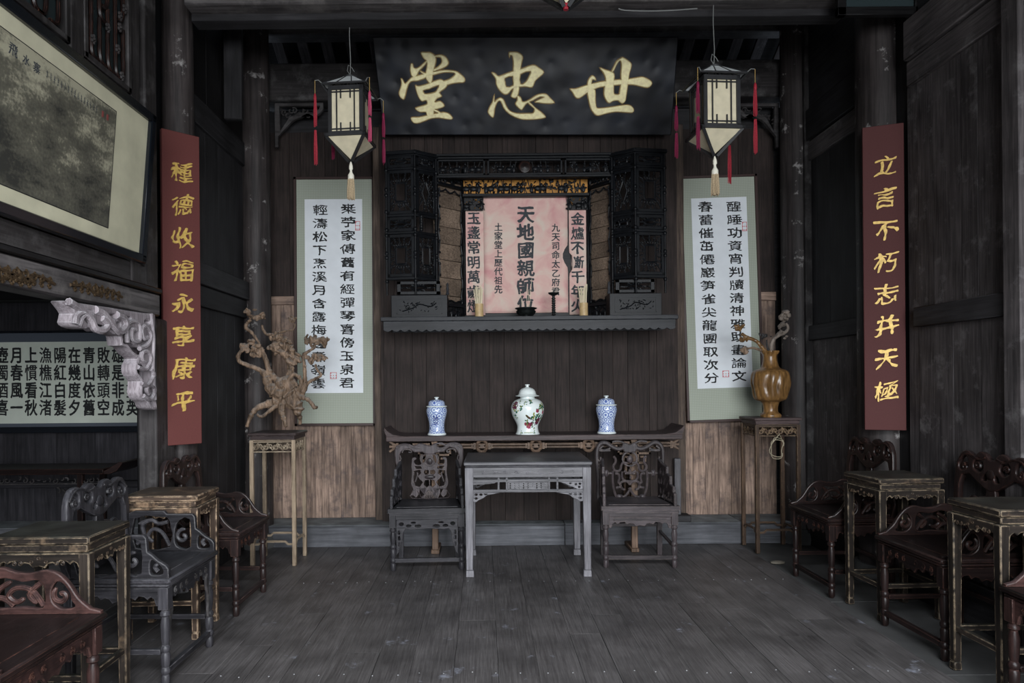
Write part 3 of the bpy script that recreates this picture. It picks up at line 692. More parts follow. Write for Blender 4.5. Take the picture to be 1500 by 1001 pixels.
# ============================================================ furniture
def turned_leg(h, r=.02):
    k = r
    return [(k * .72, 0), (k * .95, .012), (k * 1.0, .05), (k * .75, .06), (k * 1.12, .072), (k * 1.12, .085), (k * .8, .095), (k * 1.02, .11), (k * 1.05, .155), (k * .78, .165), (k * 1.1, .175), (k * 1.1, .19), (k * .75, .2),
            (k * .95, .23), (k * 1.08, h - .07), (k * .72, h - .035), (k * 1.12, h - .028), (k * 1.12, h - .016), (k * .8, h - .008), (k, h)]
def scallop(w, d, n=9, drop=.03):
    """apron outline, flat top, cloud shaped lower edge"""
    lo = []
    P = [(1.0, 1.0), (.93, 1.0), (.88, .62), (.80, .50), (.72, .66), (.64, .5), (.5, .46), (.42, .68), (.32, .56), (.22, .62), (.14, .86), (0, .74)]
    for u, v in P: lo.append((w / 2 * u, -d * v))
    lo = lo + [(-a, b) for a, b in reversed(lo[:-1])]
    return [(w / 2, 0)] + lo + [(-w / 2, 0)]
def arm_curved(mb, M_, sc_=1.0):
    o = [(0, 0), (0, .012), (.04, .022), (.085, .062), (.12, .115), (.16, .155), (.21, .172), (.27, .160), (.33, .165), (.38, .182), (.43, .17), (.47, .13), (.47, 0)]
    h1 = [(.10, .028), (.15, .022), (.185, .05), (.188, .095), (.168, .125), (.142, .115), (.12, .08), (.115, .055)]
    h2 = [(.225, .025), (.30, .03), (.42, .025), (.435, .06), (.425, .12), (.37, .14), (.30, .125), (.235, .13), (.215, .08)]
    mb.plate([smooth(o[2:-1], 3, False) + [(.47, 0), (0, 0), (0, .012)], smooth(h1, 3), smooth(h2, 3)], .024, .006, M=M_, bres=1)
    return [spiral(.155, .07, .006, .036, PI * .4, PI * 2.3), smooth([(.225, .03), (.27, .09), (.33, .10), (.36, .07), (.33, .045), (.30, .06)], 4, False),
            smooth([(.43, .03), (.40, .09), (.35, .125)], 4, False), smooth([(.235, .12), (.28, .075), (.25, .04)], 4, False), smooth([(.34, .03), (.38, .06), (.43, .06)], 3, False)]
def arm_square(mb, M_, sc_=1.0):
    o = [(0, 0), (0, .045), (.012, .062), (.05, .085), (.085, .115), (.10, .125), (.105, .19), (.12, .205), (.26, .205), (.275, .222), (.44, .222), (.47, .21), (.47, 0)]
    h1 = [(.028, .022), (.07, .016), (.088, .03), (.085, .085), (.06, .075), (.035, .055)]
    h2 = [(.13, .025), (.19, .02), (.215, .05), (.215, .12), (.19, .17), (.135, .175)]
    h3 = [(.245, .025), (.43, .02), (.438, .18), (.29, .188), (.245, .165)]
    mb.plate([o, smooth(h1, 3), smooth(h2, 2), smooth(h3, 2)], .026, .006, M=M_, bres=1)
    return [spiral(.175, .08, .006, .042, PI * .6, PI * 2.6), smooth([(.25, .03), (.29, .10), (.34, .12), (.37, .08), (.34, .05)], 4, False), smooth([(.43, .04), (.39, .08), (.40, .14), (.36, .17)], 4, False),
            smooth([(.26, .16), (.31, .15), (.35, .17), (.42, .15)], 3, False), smooth([(.055, .03), (.07, .05), (.055, .065)], 3, False)]
def side_chair(label, key, key2, style, hb, loc, rz, W=.57, Dp=.50, zt=.52, legr=.021):
    e = empty('side_armchair', loc, rz, label, 'chair')
    y0, y1 = -Dp / 2, Dp / 2
    mb = MB(); mb.bb((-W / 2, y0, zt - .026), (W / 2, y1, zt)); mb.bb((-W / 2 + .012, y0 + .012, zt - .045), (W / 2 - .012, y1 - .012, zt - .026))
    st_ = mb.build('seat', M[key + 'x'], e, bev=.007)
    MB().bb((-W / 2 + .07, y0 + .07, zt - .002), (W / 2 - .07, y1 - .06, zt + .0025)).build('seat_panel', M[key + 'x'], st_, bev=.002)
    fr = MB()
    for z in (-.045,): fr.bb((-W / 2 + .03, y0 + .03, zt - .085), (W / 2 - .03, y1 - .02, zt - .045))
    fr.build('seat_frame', M[key + 'x'], e, bev=.003)
    lx = W / 2 - .035; hz = zt - .15
    for s in (-1, 1):
        mb = MB(); mb.bb((s * lx - .024, y0 + .016, hz), (s * lx + .024, y0 + .064, zt - .045)); mb.lathe(turned_leg(hz, legr), 14, (s * lx, y0 + .04, 0))
        mb.build('leg', M[key2 + 'z'], e, bev=.002)
        MB().taper((s * lx, y1 - .025, 0), (.034, .034), (s * lx, y1 - .025, zt - .04), (.042, .042)).build('leg', M[key + 'z'], e, bev=.003)
        MB().bb((s * lx - .012, y0 + .06, .155), (s * lx + .012, y1 - .04, .18)).build('stretcher', M[key + 'y'], e, bev=.002)
        MB().plate([scallop(Dp - .13, .085)], .016, .003, M=T(s * (lx + .004), 0, zt - .05) @ SIDE).build('side_apron', M[key + 'y'], e)
    MB().bb((-lx, y0 + .026, .062), (lx, y0 + .054, .09)).build('stretcher', M[key2 + 'x'], e, bev=.002)
    MB().bb((-lx, y1 - .035, .20), (lx, y1 - .015, .225)).build('stretcher', M[key + 'x'], e, bev=.002)
    ap = MB().plate([scallop(W - .11, .10)], .016, .003, M=T(0, y0 + .035, zt - .05) @ UP).build('front_apron', M[key2 + 'x'], e)
    mb = MB()
    for s in (-1, 1):
        for c_ in (.05, .11, .17): mb.st([(s * a, b) for a, b in spiral(c_, -.032, .004, .016, 0, PI * 2.6, 10)], .004, y=y0 + .026, M=T(0, 0, zt - .05), seg=5)
    if key == 'greychair':
        for s in (-1, 1):
            mb.plate([smooth([(s * (W / 2 - .06), -.04), (s * (W / 2 - .085), -.06), (s * (W / 2 - .095), -.12), (s * (W / 2 - .07), -.18), (s * (W / 2 - .075), -.26), (s * (W / 2 - .058), -.30), (s * (W / 2 - .056), -.15)], 2)], .014, .003, M=T(0, y0 + .035, zt - .05) @ UP)
    mb.build('apron_carving', M['redarkx' if 'red' in key else 'framex'], ap)
    for s in (-1, 1):
        Ma = T(s * (W / 2 - .022), y0 + .01, zt) @ SIDE
        mb = MB(); cur = (arm_curved if style == 'curved' else arm_square)(mb, Ma)
        a_ = mb.build('armrest', M[key2 + 'y'], e)
        mb = MB()
        for c_ in cur: mb.tube([(s * (W / 2 - .022), y0 + .01 + a, zt + b) for a, b in c_], [.0105] * (len(c_) - 1) + [.005], 7)
        mb.build('scroll', M[key2 + 'y'], a_)
    # carved openwork back
    k = hb / .52; q = W / .57
    def P(l): return [(a * q, b * k) for a, b in l]
    half = [(.28, 0), (.282, .20), (.275, .36), (.262, .43), (.225, .485), (.175, .495), (.13, .475), (.09, .50), (.045, .492), (.02, .465)]
    o = [(a, b) for a, b in half]; o = o + mir(list(reversed(half)))
    ih = [(.235, .045), (.235, .30), (.215, .355), (.16, .365), (.11, .335), (.05, .30)]
    inn = ih + [(0, .285)] + mir(list(reversed(ih)))
    cr = []
    for h in ([(.24, .39), (.20, .385), (.17, .41), (.18, .455), (.215, .46), (.242, .43)], [(.125, .40), (.085, .385), (.06, .41), (.075, .455), (.105, .46), (.128, .435)], [(.03, .345), (.0601, .345), (.045, .375), (.026, .37)]):
        cr += [smooth(P(h), 3), smooth(P(mir(h)), 3)]
    Mb = T(0, y1 - .03, zt) @ RX(math.radians(-3)) @ UP
    b_ = MB().plate([smooth(P(o), 2), P(inn)] + cr, .032, .009, M=Mb, bres=1).build('backrest', M[key2 + 'z'], e)
    sp_h = [(.03, .30), (.035, .26), (.085, .25), (.105, .205), (.085, .17), (.05, .165), (.055, .13), (.10, .12), (.115, .07), (.10, .04)]
    holes = [smooth(P([(.03, .18), (.055, .195), (.07, .215), (.05, .235), (.03, .22)]), 2), smooth(P([(.035, .06), (.075, .06), (.08, .09), (.045, .11)]), 2)]
    holes += [mir(h) for h in holes]
    spl = MB().plate([smooth(P(sp_h + mir(list(reversed(sp_h)))), 2)] + holes, .024, .006, M=Mb, bres=1).build('splat', M[key2 + 'z'], e)
    mb = MB()
    Mc = T(0, y1 - .03, zt) @ RX(math.radians(-3))
    for s in (-1, 1):
        for cx, cz, r_, a0 in ((.135, .12, .042, 0), (.13, .21, .034, 2), (.20, .40, .02, 1), (.105, .42, .018, 3)):
            sp2 = spiral(cx, cz, .006, r_, a0, a0 + PI * 2.2)
            mb.st(P([(s * a, b) for a, b in sp2]), .011, y=-.004, M=Mc, seg=6)
        mb.st(P([(s * .10, .05), (s * .17, .05), (s * .20, .08), (s * .22, .06)]), .009, M=Mc, sm=4)
        mb.st(P([(s * .04, .47), (s * .09, .455), (s * .15, .475), (s * .21, .47), (s * .255, .42)]), .007, y=-.014, M=Mc, sm=4)
    mb.ell((0, -.014, .21 * k), (.024, .012, .035), 10, 6, Mc); mb.ell((0, -.014, .38 * k), (.03, .012, .03), 10, 6, Mc)
    mb.build('scrollwork', M[key2 + 'z'], spl)
    return e
def tea_table(label, key, loc, rz, W=.38, Dp=.42, h=.80):
    e = empty('tea_table', loc, rz, label, 'table', 'tall tea tables between the chairs')
    MB().bb((-W / 2, -Dp / 2, h - .034), (W / 2, Dp / 2, h)).build('tabletop', M[key + 'y'], e, bev=.006)
    MB().bb((-W / 2 + .014, -Dp / 2 + .014, h - .068), (W / 2 - .014, Dp / 2 - .014, h - .034)).build('waist', M[key + 'x'], e, bev=.004)
    lx, ly, t = W / 2 - .022, Dp / 2 - .022, .042
    for sx in (-1, 1):
        for sy in (-1, 1):
            mb = MB(); mb.taper((sx * lx, sy * ly, 0), (t * .95, t * .95), (sx * lx, sy * ly, .04), (t * .86, t * .86)); mb.taper((sx * lx, sy * ly, .04), (t * .86, t * .86), (sx * lx, sy * ly, h - .068), (t * 1.1, t * 1.1))
            mb.build('leg', M[key + 'z'], e, bev=.004)
    for s in (-1, 1):
        for ax in 'xy':
            w_ = (W if ax == 'x' else Dp) - .06
            Ma = (T(0, s * (ly + .012), h - .068) @ (UP if s < 0 else RZ(PI) @ UP)) if ax == 'x' else (T(s * (lx + .012), 0, h - .068) @ RZ(PI / 2 * s) @ UP)
            ap = MB().plate([scallop(w_, .072)], .018, .003, M=Ma).build('apron', M[key + ax], e)
            mb = MB()
            for u in (-.10, -.075, .075, .10): mb.add(*[l for l in (lambda q: (q.v, q.f))(MB().st(spiral(u, -.042, .003, .010, 0, PI * 2.4, 9), .0028, y=-.010, seg=5))], Ma @ RX(-PI / 2))
            for u, v_ in ((-.03, -.034), (.03, -.034), (0, -.02)): mb.add(*(lambda q: (q.v, q.f))(MB().st(spiral(u, v_, .003, .008, 1, PI * 2.2, 9), .0028, y=-.010, seg=5)), Ma @ RX(-PI / 2))
            mb.build('relief', M['teaplain' + ax], ap)
    for s in (-1, 1):
        MB().bb((-lx, s * ly - .012, .19), (lx, s * ly + .012, .218)).build('stretcher', M[key + 'x'], e, bev=.003)
        MB().bb((s * lx - .012, -ly, .19), (s * lx + .012, ly, .218)).build('stretcher', M[key + 'y'], e, bev=.003)
    return e
# left row (faces the aisle, +x)
side_chair('red-brown carved armchair on the left, farthest of its row, behind the pale-edged table', 'redchair', 'redchair', 'curved', .46, (-1.74, 4.455, 0), PI / 2 - .03, W=.545)
side_chair('grey-black armchair on the left with squared openwork arms, between the two tea tables', 'greychair', 'greychair', 'square', .44, (-1.73, 3.48, 0), PI / 2 - .02, W=.56, Dp=.52)
side_chair('reddish armchair in the bottom left corner of the photo, cut off by the frame', 'redark', 'red', 'curved', .46, (-1.74, 2.36, 0), PI / 2, zt=.55, Dp=.54, W=.60)
tea_table('worn tea table with light bare edges, under the left couplet board', 'tea', (-1.82, 3.98, 0), PI / 2 + .03, W=.34, Dp=.42, h=.81)
tea_table('dark tea table at the left edge, in front of the grey-black armchair', 'teadark', (-1.86, 3.01, 0), PI / 2 + .01, W=.34, Dp=.42, h=.80)
# right row (faces -x)
side_chair('dark red armchair on the right, farthest of its row, beside the plant stand', 'redark', 'redark', 'curved', .52, (2.455, 4.72, 0), -PI / 2 + .01, Dp=.46)
side_chair('dark red armchair in the middle of the right row, between the two tea tables', 'redark', 'redark', 'curved', .52, (2.53, 3.71, 0), -PI / 2 + .02)
side_chair('dark red armchair at the bottom right corner, mostly cut off by the frame', 'redark', 'red', 'curved', .50, (2.50, 2.71, 0), -PI / 2)
tea_table('dark tea table on the right, in front of the right couplet board', 'teadark', (2.51, 4.20, 0), -PI / 2 + .06, W=.36, Dp=.40, h=.84)
tea_table('dark tea table with flaking pale edges, at the right edge of the photo', 'teadark', (2.50, 3.21, 0), -PI / 2 + .02, W=.34, Dp=.42, h=.84)

# ---- the pair of armchairs against the back wall
def back_chair(label, key, x, y, px, sA):
    e = empty('back_armchair', (x, y, 0), sA * .04, label, 'chair')
    W, Dp, zt = .60, .46, .475; y0, y1 = -Dp / 2, Dp / 2; w1 = .52
    mb = MB(); vs = [(-W / 2, y0), (W / 2, y0), (w1 / 2, y1), (-w1 / 2, y1)]
    mb.plate([vs], .03, 0, M=T(0, 0, zt - .015)); mb.plate([[(a * .965, b * .965) for a, b in vs]], .02, 0, M=T(0, 0, zt - .04))
    s_ = mb.build('seat', M[key + 'x'], e, bev=.007)
    MB().plate([[(a * .78, b * .7) for a, b in vs]], .006, 0, M=T(0, 0, zt)).build('seat_panel', M[key + 'x'], s_, bev=.002)
    lx = W / 2 - .04
    for s in (-1, 1):
        mb = MB(); mb.bb((s * lx - .025, y0 + .015, .33), (s * lx + .025, y0 + .065, zt - .05)); mb.lathe(turned_leg(.33, .022), 16, (s * lx, y0 + .04, 0)); mb.build('leg', M[key + 'z'], e, bev=.002)
        MB().taper((s * (w1 / 2 - .03), y1 - .03, 0), (.04, .036), (s * (w1 / 2 - .03), y1 - .03, zt - .04), (.04, .04)).build('leg', M[key + 'z'], e, bev=.003)
        MB().add(*(lambda q: (q.v, q.f))(MB().tube([(s * lx, y0 + .05, .16), (s * (w1 / 2 - .03), y1 - .04, .20)], .014, 4))).build('stretcher', M[key + 'y'], e)
    MB().bb((-lx, y0 + .027, .065), (lx, y0 + .053, .095)).build('stretcher', M[key + 'x'], e, bev=.002)
    MB().bb((-w1 / 2 + .03, y1 - .04, .235), (w1 / 2 - .03, y1 - .02, .262)).build('stretcher', M[key + 'x'], e, bev=.002)
    MB().bb((-lx, y0 + .02, zt - .085), (lx, y0 + .06, zt - .048)).build('seat_rail', M[key + 'x'], e, bev=.003)
    aw = W / 2 - .065
    if sA > 0:
        o = [(-aw, 0), (aw, 0), (aw, -.27), (aw - .02, -.25), (aw - .05, -.15), (aw - .055, -.10), (aw - .07, -.072), (.12, -.078), (0, -.072), (-.12, -.078), (-aw + .07, -.072), (-aw + .055, -.10), (-aw + .05, -.15), (-aw + .02, -.25), (-aw, -.27)]
        hs = []
        for s in (-1, 1):
            for c_, v_, a_, b_ in ((.07, -.052, .026, .011), (.14, -.05, .02, .010), (.105, -.025, .02, .006), (.195, -.035, .018, .014), (.018, -.026, .001, .001)):
                if a_ > .002: hs.append([(s * c_ + a_ * math.cos(t), v_ + b_ * math.sin(t)) for t in [k * PI / 5 for k in range(10)]])
            for v_, a_ in ((-.10, .008), (-.14, .009), (-.19, .007)): hs.append([(s * (aw - .022) + a_ * math.cos(t), v_ + .017 * math.sin(t)) for t in [k * PI / 4 for k in range(8)]])
        MB().plate([o] + hs, .018, .004, M=T(0, y0 + .04, zt - .085 + .0) @ UP).build('front_apron', M[key + 'x'], e)
    else:
        MB().plate([scallop(W - .13, .085)], .02, .003, M=T(0, y0 + .04, zt - .085) @ UP).build('front_apron', M[key + 'x'], e)
        MB().plate([[(-.2, -.006), (.2, -.006), (.2, -.03), (-.2, -.03)]], .006, .002, M=T(0, y0 + .028, zt - .085) @ UP).build('apron_panel', M[key + 'x'], e)
    # side panels under the arms
    for s in (-1, 1):
        o = [(0, 0), (0, .09), (.03, .10), (.03, .14), (.10, .15), (.10, .21), (.18, .225), (.18, .275), (.30, .29), (.40, .32), (.40, 0)]
        hs = []
        for (a, b) in ((.06, .05), (.12, .07), (.18, .06), (.24, .07), (.31, .07), (.15, .14), (.22, .15), (.29, .15), (.35, .14), (.24, .22), (.31, .23)):
            hs.append([(a + .022 * math.cos(t + a * 9), b + .024 * math.sin(t)) for t in [k * PI / 4 for k in range(8)]])
        Ma = Matrix(((1, -(s * .04) / .4 * 1, 0, s * (W / 2 - .03)), (0, 1, 0, y0 + .03), (0, 0, 1, zt), (0, 0, 0, 1))) @ SIDE
        ar = MB().plate([o] + hs, .024, .005, M=Ma).build('armrest', M[key + 'y'], e)
        mb = MB()
        for (a, b) in ((.09, .06), (.21, .07), (.28, .12), (.19, .15), (.33, .2)):
            q = MB().st(spiral(a, b, .004, .024, a * 20, a * 20 + 6), .005, seg=5); mb.add(q.v, q.f, Ma @ RX(-PI / 2))
        mb.build('scrollwork', M[key + 'y'], ar)
    return e, y1, zt, w1
def zmap(ox, oy, k, cx, cy, s):    # zoomed crop pixel -> back plane (u, v above the seat)
    return lambda p: ((ox + p[0] * k - cx) / s, (cy - (oy + p[1] * k)) / s)
# left chair
e, y1, zt, w1 = back_chair('grey armchair left of the square table, broad carved back with a fan at its foot', 'greychair', -.445, 5.39, 0, 1)
q = zmap(560, 635, .1099, 629, 727, 178.5); Z = lambda l: [q(p) for p in l]; mz = lambda l: [(1272 - a, b) for a, b in l]
Mb = T(-.0, y1 - .03, zt) @ UP; Mc = T(0, y1 - .03, zt)
o = [(180, 160), (225, 112), (300, 92), (380, 100), (440, 122), (500, 92), (560, 100), (640, 128), (700, 100), (760, 86), (840, 106), (900, 90), (980, 82), (1050, 105), (1085, 150), (1092, 300), (1070, 400), (1050, 450), (1062, 560), (1058, 825), (1012, 825), (1015, 560), (1022, 450), (1008, 370), (1028, 280), (1010, 215), (970, 165), (905, 152), (860, 185), (830, 212), (740, 218), (700, 238), (640, 244), (580, 232), (540, 208), (440, 212), (400, 180), (340, 165), (275, 195), (245, 255), (252, 330), (272, 390), (252, 460), (245, 560), (245, 825), (190, 825), (180, 560), (182, 450), (205, 390), (185, 330)]
hs = [[(455, 122), (500, 108), (528, 122), (520, 142), (480, 142)], [(742, 112), (790, 100), (835, 118), (820, 142), (765, 148)]]
bk = MB().plate([smooth(Z(o), 2)] + [smooth(Z(h), 3) for h in hs], .034, .009, M=Mb, bres=1).build('backrest', M['brownchairz'], e)
mb = MB()
for l in ([(280, 215), (300, 175), (360, 170), (400, 190), (395, 212), (360, 205)], [(250, 250), (262, 300), (245, 330), (270, 360)]):
    for g in (l, mz(l)): mb.st(Z(g), .006, y=-.012, M=Mc, sm=4)
for l in ([(200, 170), (260, 120), (330, 112), (420, 150), (540, 175)], [(1070, 170), (1010, 120), (940, 112), (850, 150), (730, 175)]): mb.st(Z(l), .005, y=-.017, M=Mc, sm=4)
mb.build('scrollwork', M['brownchairz'], bk)
o = [(405, 320), (415, 285), (450, 275), (468, 298), (440, 315), (438, 345), (462, 375), (510, 378), (535, 350), (530, 290), (560, 240), (720, 240), (748, 290), (742, 350), (768, 378), (815, 375), (838, 345), (835, 315), (808, 298), (825, 275), (860, 285), (872, 320), (872, 400), (865, 470), (885, 600), (880, 650), (858, 700), (886, 745), (880, 825), (405, 825), (400, 745), (420, 700), (398, 650), (393, 600), (405, 470), (398, 400)]
HL = [[(440, 470), (510, 458), (520, 500), (480, 530), (500, 560), (540, 600), (505, 655), (455, 640), (432, 560)], [(580, 452), (622, 455), (622, 498), (585, 505), (566, 478)], [(580, 590), (625, 585), (628, 650), (600, 672), (566, 640)],
     [(420, 722), (455, 715), (482, 765), (455, 795), (425, 770)], [(512, 705), (585, 690), (560, 770), (528, 795), (508, 750)], [(565, 255), (590, 255), (575, 330), (552, 345), (550, 300)], [(450, 395), (520, 400), (530, 425), (470, 430)]]
def big(h, f=1.16):
    cx, cy = sum(p[0] for p in h) / len(h), sum(p[1] for p in h) / len(h)
    return [(cx + (a - cx) * f, cy + (b - cy) * f) for a, b in h]
hl = [Z(big(h)) for h in HL] + [Z([(1276 - a, b) for a, b in big(h)]) for h in HL]
sp = MB().plate([smooth(Z(o), 2)] + hl, .024, .003, M=Mb).build('splat', M['brownchairz'], e)
mb = MB()
for k in range(11):
    a = PI * (.12 + .76 * k / 10); mb.st(Z([(640 + 20 * math.cos(a), 700 - 20 * math.sin(a) + 20), (640 + 115 * math.cos(a) * 1.0, 820)]), .004, y=-.013, M=Mc)
mb.st(Z([(575, 360), (600, 300), (640, 265), (680, 300), (705, 360), (640, 395), (575, 360)]), .006, y=-.012, M=Mc, sm=3)
for g in ([(540, 240), (520, 300), (560, 390), (590, 420)], [(450, 600), (480, 500), (470, 480)], [(430, 470), (420, 600), (470, 690), (520, 680)]):
    mb.st(Z(g), .007, y=-.008, M=Mc, sm=4); mb.st(Z([(1276 - a, b) for a, b in g]), .007, y=-.008, M=Mc, sm=4)
c_ = q((643, 540)); mb.ell((c_[0], -.012, c_[1]), (.045, .012, .019), 12, 6, Mc)
c_ = q((640, 330)); mb.ell((c_[0], -.010, c_[1]), (.03, .012, .03), 10, 6, Mc)
mb.build('carving', M['brownchairz'], sp)
# right chair
e, y1, zt, w1 = back_chair('brown armchair right of the square table, lyre-shaped openwork back with a round boss', 'brownchair', 1.195, 5.41, 0, -1)
q = zmap(860, 625, .12, 921, 720, 178.5); mz = lambda l: [(1000 - a, b) for a, b in l]
mb = MB()
fr = [(108, 815), (112, 560), (104, 400), (100, 260), (112, 185), (150, 135), (210, 128), (260, 158), (310, 188), (370, 203), (420, 185), (450, 155)]
for g in (fr, mz(fr)): mb.st(Z(g), .0175, M=Mc, sm=3, fl=.95, seg=8)
for g in ([(105, 200), (180, 218), (240, 205), (262, 190)], [(180, 165), (140, 200), (150, 225), (265, 222)], [(290, 118), (360, 108), (420, 125), (440, 150)]):
    mb.st(Z(g), .0085, M=Mc, sm=4); mb.st(Z(mz(g)), .0085, M=Mc, sm=4)
mb.plate([smooth(Z([(425, 130), (460, 128), (500, 150), (540, 128), (575, 130), (600, 170), (585, 205), (560, 245), (440, 245), (415, 205), (400, 170)]), 2)], .03, .008, M=Mb, bres=1)
for g in ([(110, 330), (140, 350), (145, 300)], [(112, 380), (140, 400), (148, 350)], [(115, 420), (145, 440), (150, 400)]):
    mb.st(Z(g), .006, y=-.008, M=Mc, sm=3); mb.st(Z(mz(g)), .006, y=-.008, M=Mc, sm=3)
bk = mb.build('backrest', M['brownchairz'], e)
mb = MB()
for g in ([(300, 295), (325, 320), (325, 370), (298, 415), (310, 460), (350, 475), (385, 455), (398, 400), (420, 375), (470, 378)], [(295, 470), (290, 560), (300, 680), (335, 785), (400, 792), (450, 770), (500, 700), (515, 680)],
          [(500, 640), (470, 605), (420, 600), (385, 625), (390, 670), (420, 700), (435, 690)], [(320, 505), (360, 510), (372, 560), (360, 610), (380, 625)], [(410, 480), (405, 540), (430, 590), (500, 600)], [(430, 470), (470, 500), (500, 480), (500, 450)], [(330, 680), (380, 670)]):
    mb.st(Z(g), .0105, M=Mc, sm=4, seg=7); mb.st(Z(mz(g)), .0105, M=Mc, sm=4, seg=7)
mb.st(Z([(500 + 88 * math.cos(t * PI / 8), 325 + 88 * math.sin(t * PI / 8)) for t in range(17)]), .008, M=Mc, seg=6)
for g in ([(150, 500), (285, 500)], [(715, 500), (850, 500)], [(440, 225), (560, 225)], [(440, 505), (560, 505)]): mb.st(Z(g), .008, M=Mc)
for x in (215, 785): c_ = q((x, 500)); mb.ell((c_[0], 0, c_[1]), (.022, .012, .03), 8, 6, Mc)
c_ = q((500, 330)); mb.ell((c_[0], -.008, c_[1]), (.026, .016, .032), 12, 8, Mc)
c_ = q((505, 555)); mb.ell((c_[0], -.004, c_[1]), (.01, .01, .016), 8, 6, Mc)
for x in (370, 650): c_ = q((x, 785)); mb.ell((c_[0], -.006, c_[1]), (.03, .014, .02), 8, 6, Mc)
mb.build('splat', M['brownchairz'], e)

# ---- square table
e = empty('square_table', (.325, 5.33, 0), -.015, 'grey square table with a pierced frieze, in front of the altar table', 'table')
W, Dp, h = .94, .70, .845
mb = MB(); mb.bb((-W / 2, -Dp / 2, h - .028), (W / 2, Dp / 2, h)); mb.bb((-W / 2 + .01, -Dp / 2 + .01, h - .042), (W / 2 - .01, Dp / 2 - .01, h - .028))
mb.build('tabletop', M['greyx'], e, bev=.007)
lx, ly = W / 2 - .04, Dp / 2 - .04
for sx in (-1, 1):
    for sy in (-1, 1):
        mb = MB(); mb.taper((sx * lx, sy * ly, 0), (.062, .062), (sx * lx, sy * ly, .05), (.056, .056)); mb.taper((sx * (lx + .002), sy * ly, .05), (.05, .05), (sx * lx, sy * ly, h - .042), (.064, .064))
        mb.build('leg', M['greyz'], e, bev=.004)
for ax, s in (('x', -1), ('x', 1), ('y', -1), ('y', 1)):
    L_ = (W if ax == 'x' else Dp) - .12; o_ = (ly if ax == 'x' else lx)
    Ma = T(0, s * (o_ + .018), h) @ (I4() if s < 0 else RZ(PI)) if ax == 'x' else T(s * (o_ + .018), 0, h) @ RZ(PI / 2 * s)
    mb = MB()
    mb.bb((-L_ / 2, -.008, -.115), (L_ / 2, .010, -.042), Ma)
    mb.bb((-L_ / 2, -.008, -.150), (L_ / 2, .010, -.128), Ma); mb.bb((-L_ / 2, -.008, -.225), (L_ / 2, .010, -.203), Ma)
    for u in (-.5, -.215 * L_ / .82, -.155 * L_ / .82, .155 * L_ / .82, .215 * L_ / .82, .5):
        uu = u * L_ if abs(u) == .5 else u
        mb.bb((uu - .008, -.008, -.215), (uu + .008, .010, -.115), Ma)
    fz = mb.build('frieze', M['greyx' if ax == 'x' else 'greyy'], e, bev=.003)
    mb = MB(); hw = .145 * L_ / .82
    hs = []
    for i in range(9):
        for j in range(3): hs.append([(-hw + hw * 2 * (i + .5) / 9 + .007 * math.cos(t + i), -.177 + (j - 1) * .015 + .0055 * math.sin(t)) for t in [k * PI / 3 for k in range(6)]])
    mb.plate([[(-hw, -.152), (hw, -.152), (hw, -.202), (-hw, -.202)]] + hs, .012, .0, M=Ma @ UP); mb.build('pierced_panel', M['greyx'], fz)
    mb = MB()
    for i in range(-4, 5):
        mb.st(spiral(i * L_ / 10, -.078, .003, .014, i, i + 5, 9), .0035, y=-.010, M=Ma, seg=5)
    mb.st([(-.3 * L_, -.07), (-.1, -.088), (0, -.07), (.1, -.088), (.3 * L_, -.07)], .003, y=-.009, M=Ma, sm=4); mb.build('relief', M['greyx'], fz)
    for sx in (-1, 1):
        c1 = sx * L_ / 2
        sh = [(c1, -.225), (c1 - sx * .21, -.225), (c1 - sx * .15, -.238), (c1 - sx * .11, -.245), (c1 - sx * .08, -.268), (c1 - sx * .05, -.280), (c1 - sx * .03, -.295), (c1, -.29)]
        hs = [[(c1 - sx * (a + .012 * math.cos(t)), b + .009 * math.sin(t)) for t in [k * PI / 3 for k in range(6)]] for a, b in ((.03, -.24), (.065, -.24), (.03, -.268), (.10, -.236))]
        MB().plate([sh] + hs, .014, .003, M=Ma @ UP).build('spandrel', M['greyx'], fz)
    if ax == 'x' and s < 0:
        sh = [(.5 * L_, -.150), (.27 * L_, -.150), (.33 * L_, -.162), (.36 * L_, -.175), (.41 * L_, -.19), (.44 * L_, -.203), (.5 * L_, -.203)]
        hs = [[(.5 * L_ - a + .010 * math.cos(t), b + .008 * math.sin(t)) for t in [k * PI / 3 for k in range(6)]] for a, b in ((.03, -.165), (.06, -.168), (.035, -.188), (.10, -.160))]
        MB().plate([sh] + hs, .012, .002, M=Ma @ UP).build('spandrel', M['greyx'], fz)
        MB().plate([[(-.5 * L_, -.150), (-.28 * L_, -.150), (-.30 * L_, -.158), (-.38 * L_, -.165), (-.5 * L_, -.170)]], .012, .002, M=Ma @ UP).build('spandrel', M['greyx'], fz)

